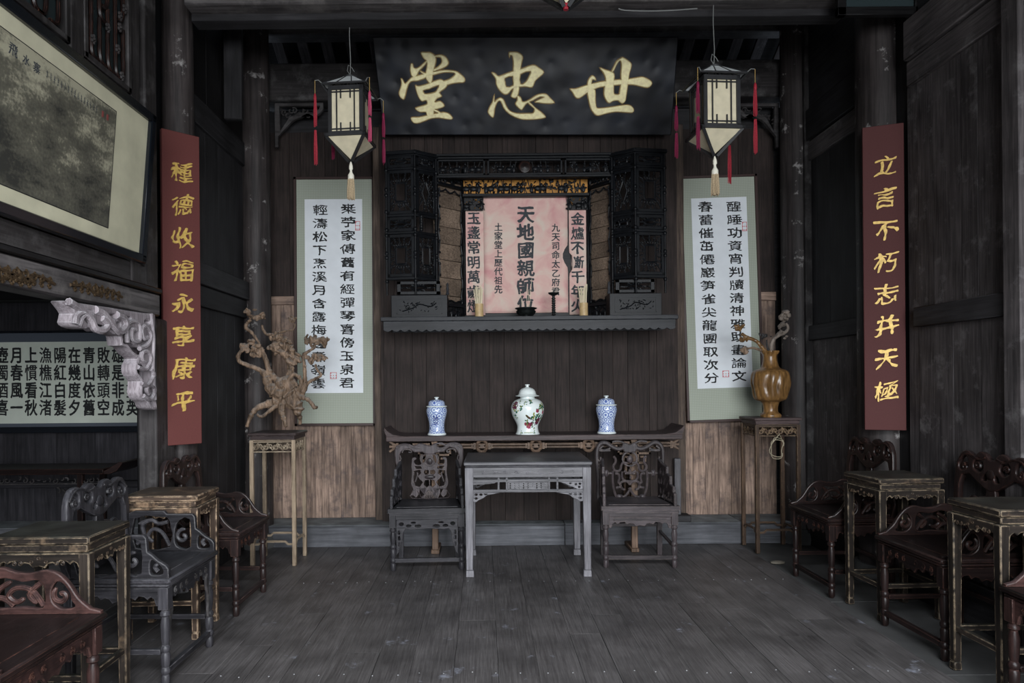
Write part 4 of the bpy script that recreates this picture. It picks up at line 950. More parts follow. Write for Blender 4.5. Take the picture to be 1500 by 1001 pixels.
# ---- long altar table
xa, za = at(565, 640, 5.66); xb, _ = at(1001, 640, 5.66)
xm, L_ = (xa + xb) / 2, xb - xa; D0 = 5.87; ht = .985
e = empty('altar_table', (xm, D0, 0), 0, 'long dark altar table with upturned ends carrying the three jars', 'table')
mb = MB(); mb.bb((-L_ / 2, -.20, ht - .045), (L_ / 2, .20, ht)); mb.build('tabletop', M['altarx'], e, bev=.005)
for s in (-1, 1):
    pr = [(s * (L_ / 2 - .14), 0), (s * (L_ / 2 - .06), .012), (s * (L_ / 2 - .01), .045), (s * (L_ / 2 + .012), .07), (s * (L_ / 2 + .018), .05), (s * (L_ / 2 + .0), .0), (s * (L_ / 2), -.02), (s * (L_ / 2 - .14), -.02)]
    MB().plate([pr], .39, .004, M=T(0, 0, ht) @ UP).build('upturned_end', M['altarx'], e)
    for yy in (-.15, .15):
        MB().bb((s * (L_ / 2 - .40) - .026, yy - .022, .02), (s * (L_ / 2 - .40) + .026, yy + .022, ht - .045)).build('leg', M['railz'], e, bev=.004)
    MB().bb((s * (L_ / 2 - .40) - .034, -.19, 0), (s * (L_ / 2 - .40) + .034, .19, .035)).build('foot', M['railz'], e, bev=.006)
    # carved panel between the legs of each end
    hs = [[(a + .018 * math.cos(t), b + .03 * math.sin(t)) for t in [k * PI / 4 for k in range(8)]] for a in (-.08, 0, .08) for b in (.3, .45, .6, .75)]
    MB().plate([[(-.13, .2), (.13, .2), (.13, .88), (-.13, .88)]] + hs, .02, .003, M=T(s * (L_ / 2 - .40), 0, 0) @ SIDE).build('end_panel', M['railz'], e)
yf = -.165; zr_ = at(770, 653, D0 + yf)[1]
mb = MB()
for dz in (-.012, .012): mb.tube([(-L_ / 2 + .05, yf, zr_ + dz), (L_ / 2 - .05, yf, zr_ + dz)], .010, 6)
mb.build('rail', M['railx'], e)
for px in (706, 785, 862):
    u = at(px, 653, D0 + yf)[0] - xm
    mb = MB(); mb.st([(u + .042 * math.cos(t * PI / 10), zr_ + .048 * math.sin(t * PI / 10)) for t in range(21)], .0135, y=yf - .008, seg=7)
    for s in (-1, 1):
        mb.box((u + s * .062, yf - .004, zr_), (.018, .03, .052)); mb.box((u + s * .082, yf - .004, zr_), (.012, .026, .04))
    mb.box((u, yf, zr_), (.03, .018, .03)); mb.build('ring', M['railx'], e)
for px in (741, 826, 660, 905):
    u = at(px, 645, D0 + yf)[0] - xm
    MB().box((u, yf, zr_ + .052), (.082, .03, .026)).box((u, yf - .006, zr_ + .052), (.05, .03, .016)).build('cloud_block', M['railx'], e, bev=.004)
for s in (-1, 1):
    mb = MB(); u0 = s * (L_ / 2 - .06)
    for k in (-1, 0, 1): mb.st([(u0 - s * .05, zr_), (u0, zr_ + k * .02), (u0 + s * .035, zr_ + k * .042)], .011, y=yf, sm=3)
    mb.box((u0 - s * .03, yf, zr_), (.02, .03, .06)); mb.build('end_knot', M['railx'], e)
    mb = MB(); c0 = s * (L_ / 2 - .40)
    for sg in (-1, 1):
        def gg(l): return [(c0 + sg * (a + .03), ht - .05 - b) for a, b in l]
        for g in ([(0, .02), (.16, .02), (.16, .07), (.12, .07), (.12, .05)], [(0, .11), (.10, .11), (.10, .05), (.05, .05), (.05, .08)], [(0, .19), (.06, .19), (.06, .14), (.03, .14)], [(.01, .27), (.04, .27), (.04, .22)], [(0, .02), (0, .3)]):
            pts = gg(g)
            for a, b in zip(pts, pts[1:]): mb.bb((min(a[0], b[0]) - .008, yf - .009, min(a[1], b[1]) - .008), (max(a[0], b[0]) + .008, yf + .009, max(a[1], b[1]) + .008))
    mb.build('fret_bracket', M['railz'], e)

# ---- the three jars
def jar(kind, px, label, name, cat='jar', group=None):
    D = 5.82; x, _ = at(px, 637, D); k = .1533 / (F / D)
    if kind == 'big':
        body = [(115, 500), (116, 494), (108, 485), (102, 460), (100, 430), (108, 400), (126, 365), (146, 325), (156, 285), (158, 250), (152, 222), (138, 196), (115, 176), (80, 163), (70, 158), (70, 140)]
        lid = [(108, 141), (114, 138), (112, 133), (92, 128), (83, 118), (80, 100), (70, 80), (52, 65), (24, 56), (14, 50), (13, 42), (22, 36), (24, 28), (14, 25), (3, 24)]; zb = 500
    else:
        body = [(88, 512), (89, 503), (82, 495), (74, 470), (72, 430), (76, 390), (86, 350), (96, 310), (99, 285), (96, 265), (88, 250), (80, 246), (78, 240)]
        lid = [(96, 246), (99, 243), (97, 238), (82, 234), (79, 222), (76, 200), (62, 186), (34, 178), (13, 174), (11, 166), (22, 160), (23, 154), (14, 151), (3, 150)]; zb = 512
    P = lambda l: [(r * k, (zb - y) * k) for r, y in l]
    e = empty(name, (x, D, ht), 0, label, cat, group)
    pr = smooth(P(body)[:], 2, False)
    b = MB().lathe(pr, 40).build('body', M['porc' if kind == 'big' else 'bluewhite'], e)
    l = MB().lathe(smooth(P(lid)[:-9], 1, False) + P(lid)[-9:], 36).build('lid', M['porc' if kind == 'big' else 'bluewhite'], e)
    if kind != 'big':
        MB().lathe(P([(89.5, 512), (90.5, 503), (84, 496)]), 36).build('foot_rim', M['porc'], b)
        MB().lathe(P([(97, 246.5), (100, 243), (98, 237.5), (83, 233)]), 36).build('lid_rim', M['porc'], l)
        MB().lathe(P([(14, 174), (12, 166), (23, 160), (24, 154), (15, 150.5)]), 20).build('knob', M['porc'], l)
    def rad(z):
        for (r0, z0), (r1, z1_) in zip(pr, pr[1:]):
            if z0 <= z <= z1_: return r0 + (r1 - r0) * (z - z0) / max(z1_ - z0, 1e-6)
        return pr[-1][0]
    def decal(loops, cx, cz, mat, nm, cyl=True):
        vs, fs = fill2d(loops, .0001); out = []
        for v in vs:
            z = cz + v[1]; r = rad(z) + .0006; a = (cx + v[0]) / (.13 if kind == 'big' else .08)
            out.append((r * math.sin(a), -r * math.cos(a), z))
        me = MB().add(out, fs); return me
    return e, b, decal, k, zb
e, b, decal, k, zb = jar('small', 640, 'small blue and white lidded jar with a double-happiness mark, left end of the altar table', 'ginger_jar')
xi = [[(p[0] * .066 * .8, p[1] * .066 * 1.35) for p in l] for l in brushed('囍', .02, .02, 0, 0)]
decal(xi, -.004, (zb - 365) * k, None, 'mark').build('painted_mark', M['cobalt'], b)
e, b, decal, k, zb = jar('small', 888.5, 'small blue and white lidded jar with scrolling pattern only, right of the flowered jar', 'ginger_jar')
e, b, decal, k, zb = jar('big', 773, 'large white lidded jar painted with pink flowers, green leaves and a bird', 'temple_jar')
Rf = random.Random(3)
parts = {}
def petal(mat, cx, cy, a, b_, rot):
    loops = [[(a * math.cos(t) * math.cos(rot) - b_ * math.sin(t) * math.sin(rot), a * math.cos(t) * math.sin(rot) + b_ * math.sin(t) * math.cos(rot)) for t in [j * PI / 5 for j in range(10)]]]
    m_ = decal(loops, cx, cy, None, ''); mb = parts.setdefault(mat, MB()); mb.add(m_.v, m_.f)
def PX2(px, py): return ((px - 1130) * k * 1.12, (zb - py) * k)
def flower(px, py, r, mat):
    r *= 1.6
    cx, cy = PX2(px, py)
    for j in range(7):
        a = j * .9; petal(mat, cx + r * .55 * math.cos(a), cy + r * .55 * math.sin(a), r * .5, r * .38, a)
    petal('lgreen', cx, cy, r * .18, r * .18, 0)
def leaves(px, py, n, r):
    r *= 1.6; n += 3
    cx, cy = PX2(px, py)
    for j in range(n):
        a = Rf.random() * 6.3; d = Rf.uniform(.3, 1.1) * r; petal('green' if Rf.random() < .7 else 'lgreen', cx + d * math.cos(a), cy + d * math.sin(a), r * .45, r * .22, a + Rf.uniform(-.6, .6))
for f_ in ((1135, 415, .019, 'pink'), (1165, 400, .012, 'plum'), (1005, 225, .022, 'plum'), (1235, 375, .020, 'plum'), (1205, 275, .010, 'pink'), (1100, 400, .010, 'pink'), (1275, 290, .010, 'pink')): flower(*f_)
for l_ in ((1120, 380, 7, .014), (1180, 330, 8, .018), (1215, 325, 7, .016), (1075, 245, 5, .013), (1020, 275, 6, .014), (1010, 330, 5, .012), (1255, 240, 9, .02), (1195, 425, 4, .014), (1215, 250, 5, .012), (1150, 190, 6, .012), (1185, 380, 5, .01), (1105, 200, 4, .009), (1045, 480, 4, .010), (1205, 478, 4, .010), (1050, 190, 3, .008), (1280, 330, 5, .014)): leaves(*l_)
for px in range(1085, 1185, 12): cx, cy = PX2(px, 480); petal('lgreen', cx, cy, .006, .003, px)
for a in (0, .5): 
    cx, cy = PX2(1125, 330 + a * 8); petal('bird', cx, cy, .026, .008, -.75)
cx, cy = PX2(1150, 345); petal('plum', cx, cy, .03, .004, -.6)
for key, mb in parts.items(): tag(mb.build('painted_' + {'pink': 'pink_flowers', 'plum': 'plum_flowers', 'green': 'green_leaves', 'lgreen': 'lime_leaves', 'bird': 'bird'}[key], M[key], b), kind=None)

# ---- plant stands
def stand(x, y, h, key, label, W=.36, Dp=.34):
    e = empty('plant_stand', (x, y, 0), 0, label, 'stand', None)
    mb = MB(); mb.bb((-W / 2 - .01, -Dp / 2 - .01, h - .022), (W / 2 + .01, Dp / 2 + .01, h)); mb.bb((-W / 2 + .005, -Dp / 2 + .005, h - .055), (W / 2 - .005, Dp / 2 - .005, h - .022)); mb.build('top', M['altarx'], e, bev=.005)
    lx, ly = W / 2 - .015, Dp / 2 - .015
    for sx in (-1, 1):
        for sy in (-1, 1): MB().taper((sx * lx, sy * ly, 0), (.032, .032), (sx * lx, sy * ly, h - .055), (.03, .03)).build('leg', M[key + 'z'], e, bev=.004)
    for ax, s in (('x', -1), ('x', 1), ('y', -1), ('y', 1)):
        L_ = (W if ax == 'x' else Dp) - .05; o_ = (ly if ax == 'x' else lx)
        Ma = (T(0, s * o_, h) @ (I4() if s < 0 else RZ(PI))) if ax == 'x' else (T(s * o_, 0, h) @ RZ(PI / 2 * s))
        mb = MB(); mb.bb((-L_ / 2, -.007, -.075), (L_ / 2, .007, -.055), Ma); mb.bb((-L_ / 2, -.007, -.152), (L_ / 2, .007, -.145), Ma)
        ra = mb.build('frieze', M[key + 'x'], e)
        mb = MB(); n = 8
        for i in range(n):
            u = -L_ / 2 + L_ * (i + .5) / n; a0 = (i % 2) * PI + .5
            mb.st(spiral(u, -.11, .004, .026, a0, a0 + PI * 1.9, 9), .0055, M=Ma, seg=5); mb.st([(u - .02, -.08), (u + .02, -.14)] if i % 2 else [(u - .02, -.14), (u + .02, -.08)], .0045, M=Ma, seg=5)
        mb.build('fretwork', M[key + 'x'], ra)
        mb = MB(); z0 = .17; lw = L_ / 2
        pts = [(-lw, z0), (-lw * .75, z0), (-lw * .6, z0 + .022), (lw * .6, z0 + .022), (lw * .75, z0), (lw, z0)]
        mb.tube([(p[0], 0, p[1]) for p in pts], .011, 4, M=Ma @ T(0, 0, -h)); mb.build('stretcher', M[key + 'x'], e)
    return e
xs1 = at(367, 827, 5.36)[0]; stand(xs1 + .18, 5.52, 1.045, 'stand', 'slender light-worn plant stand on the left carrying the root sculpture')
xs2 = at(1110, 815, 5.62)[0]; stand(xs2 + .17, 5.77, 1.115, 'standr', 'dark slender plant stand on the right carrying the amber wooden vase', W=.37, Dp=.33)
# ---- root sculpture
sx, sy, sz = xs1 + .18, 5.50, 1.045
kz = .19; s_ = F / sy
def rp(px, py, dy=0.0): 
    X, Z_ = at(345 + px * kz, 445 + py * kz, sy); return (X - sx, dy, Z_ - sz)
k1 = kz / s_
e = empty('root_sculpture', (sx, sy, sz), 0, 'twisted brown tree-root sculpture with leafy tips on the left plant stand', 'sculpture')
B = [([(120, 944, -.10), (150, 860, -.09), (190, 800, -.05), (270, 770, 0), (360, 740, 0), (420, 720, 0)], (14, 17, 24, 34, 48, 60)),
     ([(190, 850, -.08), (230, 868, -.08), (290, 815, -.05), (350, 760, 0)], (11, 13, 16, 22)),
     ([(425, 944, -.12), (400, 880, -.10), (370, 800, -.05), (390, 720, 0)], (14, 19, 30, 45)),
     ([(475, 935, .08), (480, 880, .06), (460, 820, .03), (430, 750, 0)], (14, 18, 30, 40)),
     ([(470, 860, 0), (480, 800, 0), (440, 760, 0), (400, 700, 0), (330, 690, -.01), (280, 660, -.02), (240, 570, -.02)], (24, 46, 62, 66, 50, 42, 34)),
     ([(240, 570, -.02), (200, 515, -.02), (100, 475, -.03), (38, 440, -.04), (40, 390, -.04), (75, 355, -.03), (110, 340, -.02)], (26, 20, 17, 16, 15, 14, 14)),
     ([(330, 600, 0), (265, 530, 0), (235, 460, .02), (200, 370, .03), (175, 330, .03)], (28, 24, 20, 17, 14)),
     ([(150, 280, .05), (110, 220, .05), (62, 180, .05), (75, 145, .05), (108, 120, .04)], (10, 13, 14, 13, 12)),
     ([(180, 340, .03), (165, 300, .05), (150, 280, .05)], (14, 11, 10)),
     ([(390, 660, 0), (380, 600, .02), (410, 540, .04), (410, 470, .05), (370, 400, .05), (320, 360, .05), (270, 340, .05)], (40, 30, 28, 28, 26, 24, 22)),
     ([(440, 470, .05), (430, 400, .06), (390, 310, .06), (340, 260, .06), (270, 240, .06), (220, 230, .06), (190, 185, .06), (190, 160, .06)], (26, 26, 24, 20, 16, 12, 10, 8)),
     ([(300, 225, .06), (380, 205, .05), (430, 195, .05), (445, 150, .05)], (12, 9, 8, 8)),
     ([(410, 470, .05), (460, 430, .03), (500, 455, .02)], (20, 18, 10)),
     ([(440, 730, 0), (500, 690, 0), (535, 640, 0), (535, 560, 0), (530, 470, 0), (520, 400, 0), (560, 370, 0), (605, 340, 0), (610, 310, 0)], (44, 34, 22, 15, 12, 12, 12, 12, 12)),
     ([(500, 720, -.02), (560, 735, -.04), (600, 770, -.05), (625, 810, -.05)], (24, 16, 16, 14)),
     ([(520, 680, -.02), (570, 610, -.04), (640, 575, -.05), (670, 550, -.05), (640, 510, -.05), (625, 470, -.04)], (22, 13, 12, 11, 10, 10)),
     ([(390, 640, -.03), (430, 580, -.04), (460, 545, -.04), (510, 580, -.04), (510, 640, -.03), (470, 670, -.02)], (24, 18, 14, 16, 16, 18)),
     ([(300, 690, 0), (330, 640, .0), (400, 610, 0), (450, 660, 0)], (46, 50, 60, 50))]
mb = MB(); Rr = random.Random(11)
for pts, rad in B:
    P3 = smooth([rp(*p) for p in pts], 5, False); rs = []
    n = len(P3)
    for i in range(n):
        f_ = i / (n - 1) * (len(rad) - 1); j = min(int(f_), len(rad) - 2); rs.append((rad[j] + (rad[j + 1] - rad[j]) * (f_ - j)) * k1 * (1 + .22 * noise.noise(Vector((i * .9, len(pts), rad[0]))) * 2))
    mb.tube(P3, rs, 8)
for px, py, r_ in ((280, 630, 16), (310, 668, 15), (262, 672, 13), (260, 755, 16), (180, 805, 16), (630, 800, 14), (545, 480, 10), (92, 462, 10), (150, 840, 12), (250, 600, 12), (400, 640, 20), (330, 760, 20), (300, 800, 14), (500, 850, 12), (350, 720, 24)):
    p = rp(px, py, -.03); mb.ell(p, (r_ * k1, r_ * k1, r_ * k1), 8, 6)
for cx, cy, w_, h_, n in ((160, 90, 62, 42, 16), (95, 60, 20, 16, 4), (130, 330, 80, 48, 20), (160, 370, 40, 36, 8), (440, 118, 28, 22, 6), (300, 345, 60, 40, 14), (590, 285, 62, 44, 16), (670, 290, 44, 26, 8), (590, 420, 45, 34, 10), (660, 415, 40, 30, 8), (390, 350, 60, 70, 20), (440, 420, 50, 50, 12), (300, 245, 60, 24, 10), (340, 290, 40, 40, 8)):
    for i in range(n):
        a = Rr.uniform(0, 2 * PI); d = Rr.random() ** .5; p = rp(cx + math.cos(a) * d * w_, cy + math.sin(a) * d * h_, Rr.uniform(-.035, .035) + (.04 if cx < 460 and cy < 450 and cx > 250 else 0))
        Mr = T(*p) @ Matrix.Rotation(Rr.uniform(0, 6), 4, Vector((Rr.random() - .5, Rr.random() - .5, Rr.random() - .5)).normalized())
        q_ = Rr.uniform(12, 26) * k1; mb.ell((0, 0, 0), (q_ * 1.5, q_ * .5, q_ * .9), 7, 5, Mr)
rt = mb.build('roots', M['rootz'], e, ang=60)
rm = rt.modifiers.new('remesh', 'REMESH'); rm.mode = 'VOXEL'; rm.voxel_size = .0042; rm.use_smooth_shade = True
tx = bpy.data.textures.new('bark', 'CLOUDS'); tx.noise_scale = .018; dm = rt.modifiers.new('bark', 'DISPLACE'); dm.texture = tx; dm.strength = .009; dm.mid_level = .5
# ---- amber wooden vase with branch buds
vx, vy, vz = xs2 + .17, 5.75, 1.115
kk = .22 / (F / vy)
def vp(px, py, dy=0.0):
    X, Z_ = at(1065 + px * .22, 445 + py * .22, vy); return (X - vx + 0, dy, Z_ - vz)
e = empty('wooden_vase', (vx, vy, vz), 0, 'amber gourd-shaped wooden vase with ribbed belly on the right stand', 'vase')
cxv = 285
pr = [(66, 748), (68, 735), (60, 725), (48, 715), (46, 690), (52, 660), (62, 645), (96, 632), (108, 605), (112, 560), (120, 520), (120, 470), (110, 445), (88, 432), (60, 420), (50, 395), (44, 360), (46, 335), (56, 318), (56, 308), (44, 312)]
pr = smooth([(r_ * kk, (748 - y_) * kk) for r_, y_ in pr], 2, False)
def flute(r_, z, t):
    b_ = math.exp(-((z - (748 - 540) * kk) / (.085)) ** 2)
    return r_ * (1 + b_ * (.13 * abs(math.sin(t * 6 + .5 * math.sin(z * 30))) - .07 + .05 * noise.noise(Vector((math.cos(t) * 3, math.sin(t) * 3, z * 6))))) * (1 + (.08 * math.sin(t * 6) if z > (748 - 330) * kk else 0))
va = MB().lathe(pr, 96, flute=flute, cap=False); va.build('body', M['amberz'], e, loc=(0, 0, 0), ang=80)
MB().lathe([(.0, .002), (.066 * .9, .003), (.0, .004)], 20).build('base', M['amberz'], e)
oo = vp(285, 748)[0]
def offs(p): return (p[0] - oo, p[1], p[2])
def vb(name, label, mat, pts, rad, blobs, seed):
    e2 = empty(name, (vx, vy, vz), 0, label, 'branch', 'knotty wooden buds in the amber vase'); mb = MB(); R2 = random.Random(seed)
    P3 = smooth([offs(vp(*p)) for p in pts], 5, False); n = len(P3)
    mb.tube(P3, [(rad[0] + (rad[1] - rad[0]) * i / (n - 1)) * kk for i in range(n)], 8)
    for cx, cy, w_, h_, m_ in blobs:
        for i in range(m_):
            a = R2.uniform(0, 2 * PI); d = R2.random() ** .5; p = offs(vp(cx + math.cos(a) * d * w_ * .7, cy + math.sin(a) * d * h_ * .7, R2.uniform(-.02, .02)))
            q_ = R2.uniform(.3, .6) * min(w_, h_) * kk; mb.ell((0, 0, 0), (q_ * 1.3, q_ * .7, q_), 7, 5, T(*p) @ Matrix.Rotation(R2.uniform(0, 6), 4, Vector((R2.random() - .5, R2.random() - .5, R2.random() - .5)).normalized()))
    o = mb.build('bud', mat, e2); r_ = o.modifiers.new('remesh', 'REMESH'); r_.mode = 'VOXEL'; r_.voxel_size = .004; r_.use_smooth_shade = True
    d_ = o.modifiers.new('bark', 'DISPLACE'); d_.texture = tx; d_.strength = .006
vb('vase_branch', 'grey stem with a round bud, tallest in the amber vase', M['rootgreyz'], [(290, 340), (290, 270), (320, 225), (385, 190), (402, 160), (385, 130)], (14, 9), [(375, 80, 40, 48, 14)], 1)
vb('vase_branch', 'grey ragged bud on a stem below the round bud in the vase', M['rootgreyz'], [(296, 340), (300, 260), (330, 210), (360, 180)], (12, 11), [(360, 150, 26, 24, 8), (375, 205, 18, 40, 8)], 2)
vb('vase_branch', 'yellow open bud leaning left out of the amber vase', M['amberz'], [(275, 340), (235, 300), (190, 250), (130, 225), (90, 200)], (13, 12), [(80, 160, 40, 26, 12), (100, 240, 46, 22, 12)], 3)
vb('vase_branch', 'small brown bud leaning lowest to the left of the vase', M['rootz'], [(270, 340), (220, 312), (170, 295), (130, 300)], (10, 8), [(108, 310, 30, 38, 14)], 4)
vb('vase_branch', 'small dark twig bud in the middle of the amber vase', M['framez'], [(280, 340), (262, 280), (258, 240)], (8, 6), [(235, 215, 34, 22, 10), (280, 225, 18, 8, 4)], 5)
# cane coil hanging from the right stand
mb = MB(); c0 = at(1138, 652, 5.59)
mb.tube([(c0[0] + .055 * math.cos(t * .35) + .012 * math.sin(t), 5.59 + .01 * math.sin(t * .8), c0[1] - .01 + .075 * math.sin(t * .35) - .001 * t) for t in range(36)], .0028, 5)
mb.tube([(c0[0] - .05, 5.588, c0[1] + .0), (c0[0] + .02, 5.585, c0[1] + .09), (c0[0] + .05, 5.59, c0[1] + .02)], .004, 5)
tag(mb.build('cane_coil', M['rattan']), 'loose coil of pale cane hanging from the right plant stand', 'coil')
# upright dark board by the right chair and side room table
x0 = at(995, 700, 5.97)[0]; zb_ = .19
e = empty('leaning_board', (x0, 6.03, zb_), 0, 'narrow dark upright board on a foot behind the right chair', 'board')
hb_ = at(995, 672, 6.0)[1] - zb_
MB().bb((-.028, -.02, .05), (.028, .02, hb_)).build('upright', M['greyz'], e, bev=.006); MB().bb((-.03, -.07, .0), (.10, .05, .06)).build('foot', M['darkx'], e, bev=.006)
xt, zt_ = at(178, 686, 5.45)
e = empty('side_room_table', (xt - 1.25, 5.62, 0), 0, 'long dark side table with fretwork apron in the side room', 'table')
MB().bb((-1.25, -.2, zt_ - .045), (1.12, .2, zt_)).build('tabletop', M['redarkx'], e, bev=.005)
MB().plate([[(1.1, -.03), (1.16, 0), (1.24, .05), (1.27, .045), (1.22, -.02), (1.16, -.045), (1.1, -.045)]], .38, .003, M=T(0, 0, zt_) @ UP).build('upturned_end', M['redarkx'], e)
for u in (-.95, .92):
    for yy in (-.16, .16): MB().bb((u - .022, yy - .02, 0), (u + .022, yy + .02, zt_ - .04)).build('leg', M['redarkz'], e, bev=.003)
mb = MB(); Rr = random.Random(5)
for i in range(48):
    u = -1.2 + i * .048
    if abs(abs(u + .015) - .935) < .03: continue
    mb.st(spiral(u, -.085 - .02 * Rr.random(), .004, .026, Rr.random() * 6, Rr.random() * 3 + 6, 8), .006, y=-.17, M=T(0, 0, zt_), seg=4)
for u in (-.80, -.84, .78, .74, .82): mb.st(spiral(u, -.17 - .04 * Rr.random(), .004, .035, Rr.random() * 6, 8, 8), .007, y=-.17, M=T(0, 0, zt_), seg=4)
mb.bb((-1.2, -.178, zt_ - .125), (1.12, -.162, zt_ - .117)); mb.build('fret_apron', M['framex'], e)
MB().ell((0, 0, 0), (.06, .03, .015), 9, 5).build('torn_paper', M['kraft'], loc=(at(1135, 822, 5.35)[0], 5.3, .01))
tag(bpy.data.objects['torn_paper'], 'small crumpled dusty paper scrap on the floor near the right stand', 'paper')
# ============================================================ the shrine on its shelf
DS = 5.72
def zz(y, D=DS): return at(768, y, D)[1]
def xx_(px, D): return at(px, 400, D)[0]
zsh = zz(463.5, 5.62)
sh = empty('altar_shelf', (.38, 5.85, zsh), 0, 'dark wall shelf with a scalloped lower edge carrying the shrine', 'shelf')
xa, xb = xx_(557, 5.6) - .38, xx_(993, 5.6) - .38
MB().bb((xa, -.26, -.035), (xb, .24, 0)).build('board', M['shelfx'], sh, bev=.005)
lo = []; n = 34
for i in range(n * 4 + 1):
    u = xa + .02 + (xb - xa - .04) * i / (n * 4); lo.append((u, -.105 - .016 * abs(math.sin(i * PI / 4))))
MB().plate([[(xb - .02, -.035), (xa + .02, -.035)] + lo], .02, .003, M=T(0, -.235, 0) @ UP).build('scalloped_apron', M['shelfx'], sh)
for s in (xa + .1, xb - .1): MB().bb((s - .02, -.22, -.09), (s + .02, .24, -.035)).build('support', M['shelfx'], sh)
MB().bb((xa + .05, .10, -.10), (xb - .05, .13, -.035)).build('support', M['shelfx'], sh)

sr = empty('shrine', (0, 0, 0), 0, 'black carved ancestral shrine with pierced folding wings around pink paper sheets', 'shrine')
sr.location = (.38, 5.9, zsh + .0005); bpy.context.view_layer.update()
O = Vector((-.38, -5.9, -zsh - .0005))
def sb(mb, name, mat, parent=None, **k): return mb.build(name, mat, parent or sr, **k)
def pm(p, q, z0):
    u = Vector((q[0] - p[0], q[1] - p[1], 0)); L_ = u.length; u.normalize(); w_ = Vector((0, 0, 1)); v = w_.cross(u)
    m = Matrix((( u.x, v.x, 0, p[0] + O.x), (u.y, v.y, 0, p[1] + O.y), (0, 0, 1, z0 + O.z), (0, 0, 0, 1)))
    return m, L_
def bar(p, q, z0, z1, t=.03, nm='moulding', k='shrinex', ext=.01, yo=0):
    m, L_ = pm(p, q, z0); return sb(MB().bb((-ext, -t / 2 + yo, 0), (L_ + ext, t / 2 + yo, z1 - z0), m), nm, M[k], bev=.004)
Rs = random.Random(21)
def leaf(mb, u, v, a, L_, Mx, y=-.004, wd=.38):
    mb.ell((0, 0, 0), (L_, .006, L_ * wd), 6, 4, Mx @ T(u + math.cos(a) * L_ * .8, y, v + math.sin(a) * L_ * .8) @ RY(-a))
def open_panel(p, q, z0, z1, kind, nm='carved_panel', inset=.0):
    m, L_ = pm(p, q, z0); h = z1 - z0; b = .034 if L_ > .16 else .026; mb = MB()
    for a0, a1 in (((0, 0), (b, h)), ((L_ - b, 0), (L_, h)), ((0, 0), (L_, b * .8)), ((0, h - b * .8), (L_, h))): mb.bb((a0[0], -.011, a0[1]), (a1[0], .011, a1[1]), m)
    fr = sb(mb, 'panel_frame', M['shrinez'], bev=.003)
    mb = MB(); cx, cz = L_ / 2, h / 2; W_, H_ = L_ / 2 - b, h / 2 - b * .8
    if kind == 'diamond': rx_, rz = W_ * .5, H_ * .62; ring = [(cx, cz + rz), (cx + rx_, cz), (cx, cz - rz), (cx - rx_, cz)]; ring.append(ring[0]); sm = 0
    elif kind == 'wide': rx_, rz = W_ * .52, H_ * .5; ring = [(cx + rx_ * math.cos(t) * (1 + .08 * math.cos(6 * t)), cz + rz * math.sin(t) * (1 + .08 * math.cos(6 * t))) for t in [k * PI / 12 for k in range(25)]]; sm = 0
    else:
        rx_, rz = W_ * .58, H_ * (.52 if kind == 'tall' else .5)
        ring = [(cx + rx_ * max(-.85, min(.85, math.cos(t) * 1.25)), cz + rz * max(-.9, min(.9, math.sin(t) * 1.25)) * 1.05) for t in [k * PI / 10 for k in range(21)]]; sm = 0
    mb.st(ring, .0085, M=m, seg=5)
    n = max(14, int((W_ + H_) * 80))
    for k in range(n):
        t = 2 * PI * k / n + Rs.uniform(-.05, .05); c, s = math.cos(t), math.sin(t)
        f = 1 / max(abs(c) / W_, abs(s) / H_); ox, oz = cx + c * f, cz + s * f
        if kind == 'diamond': g = 1 / (abs(c) / rx_ + abs(s) / rz)
        else: g = 1 / math.sqrt((c / rx_) ** 2 + (s / rz) ** 2)
        ix, iz = cx + c * g, cz + s * g; d = math.hypot(ox - ix, oz - iz)
        if d < .008: continue
        mb.st([(ix, iz), ((ix + ox) / 2 + Rs.uniform(-.006, .006), (iz + oz) / 2 + Rs.uniform(-.006, .006)), (ox, oz)], .0048, M=m, seg=4)
        a = math.atan2(oz - iz, ox - ix)
        for j in range(max(1, int(d / .018))):
            v_ = (j + .5) / max(1, int(d / .018)); leaf(mb, ix + (ox - ix) * v_, iz + (oz - iz) * v_, a + Rs.uniform(-1.2, 1.2), .0125, m)
    if kind in ('tall', 'low'):
        for sg in (-1, 1):
            for k in range(7): leaf(mb, cx + (k - 3) * W_ * .2, cz + sg * (rz * 1.08), PI / 2 * sg + (3 - k) * .3 * sg, .016, m, -.008)
        mb.st([(cx + .022 * math.cos(t), cz - rz - .03 + .014 * math.sin(t)) for t in [k * PI / 6 for k in range(13)]], .005, y=-.006, M=m, seg=5)
    sb(mb, 'tracery', M['shrinex'], fr)
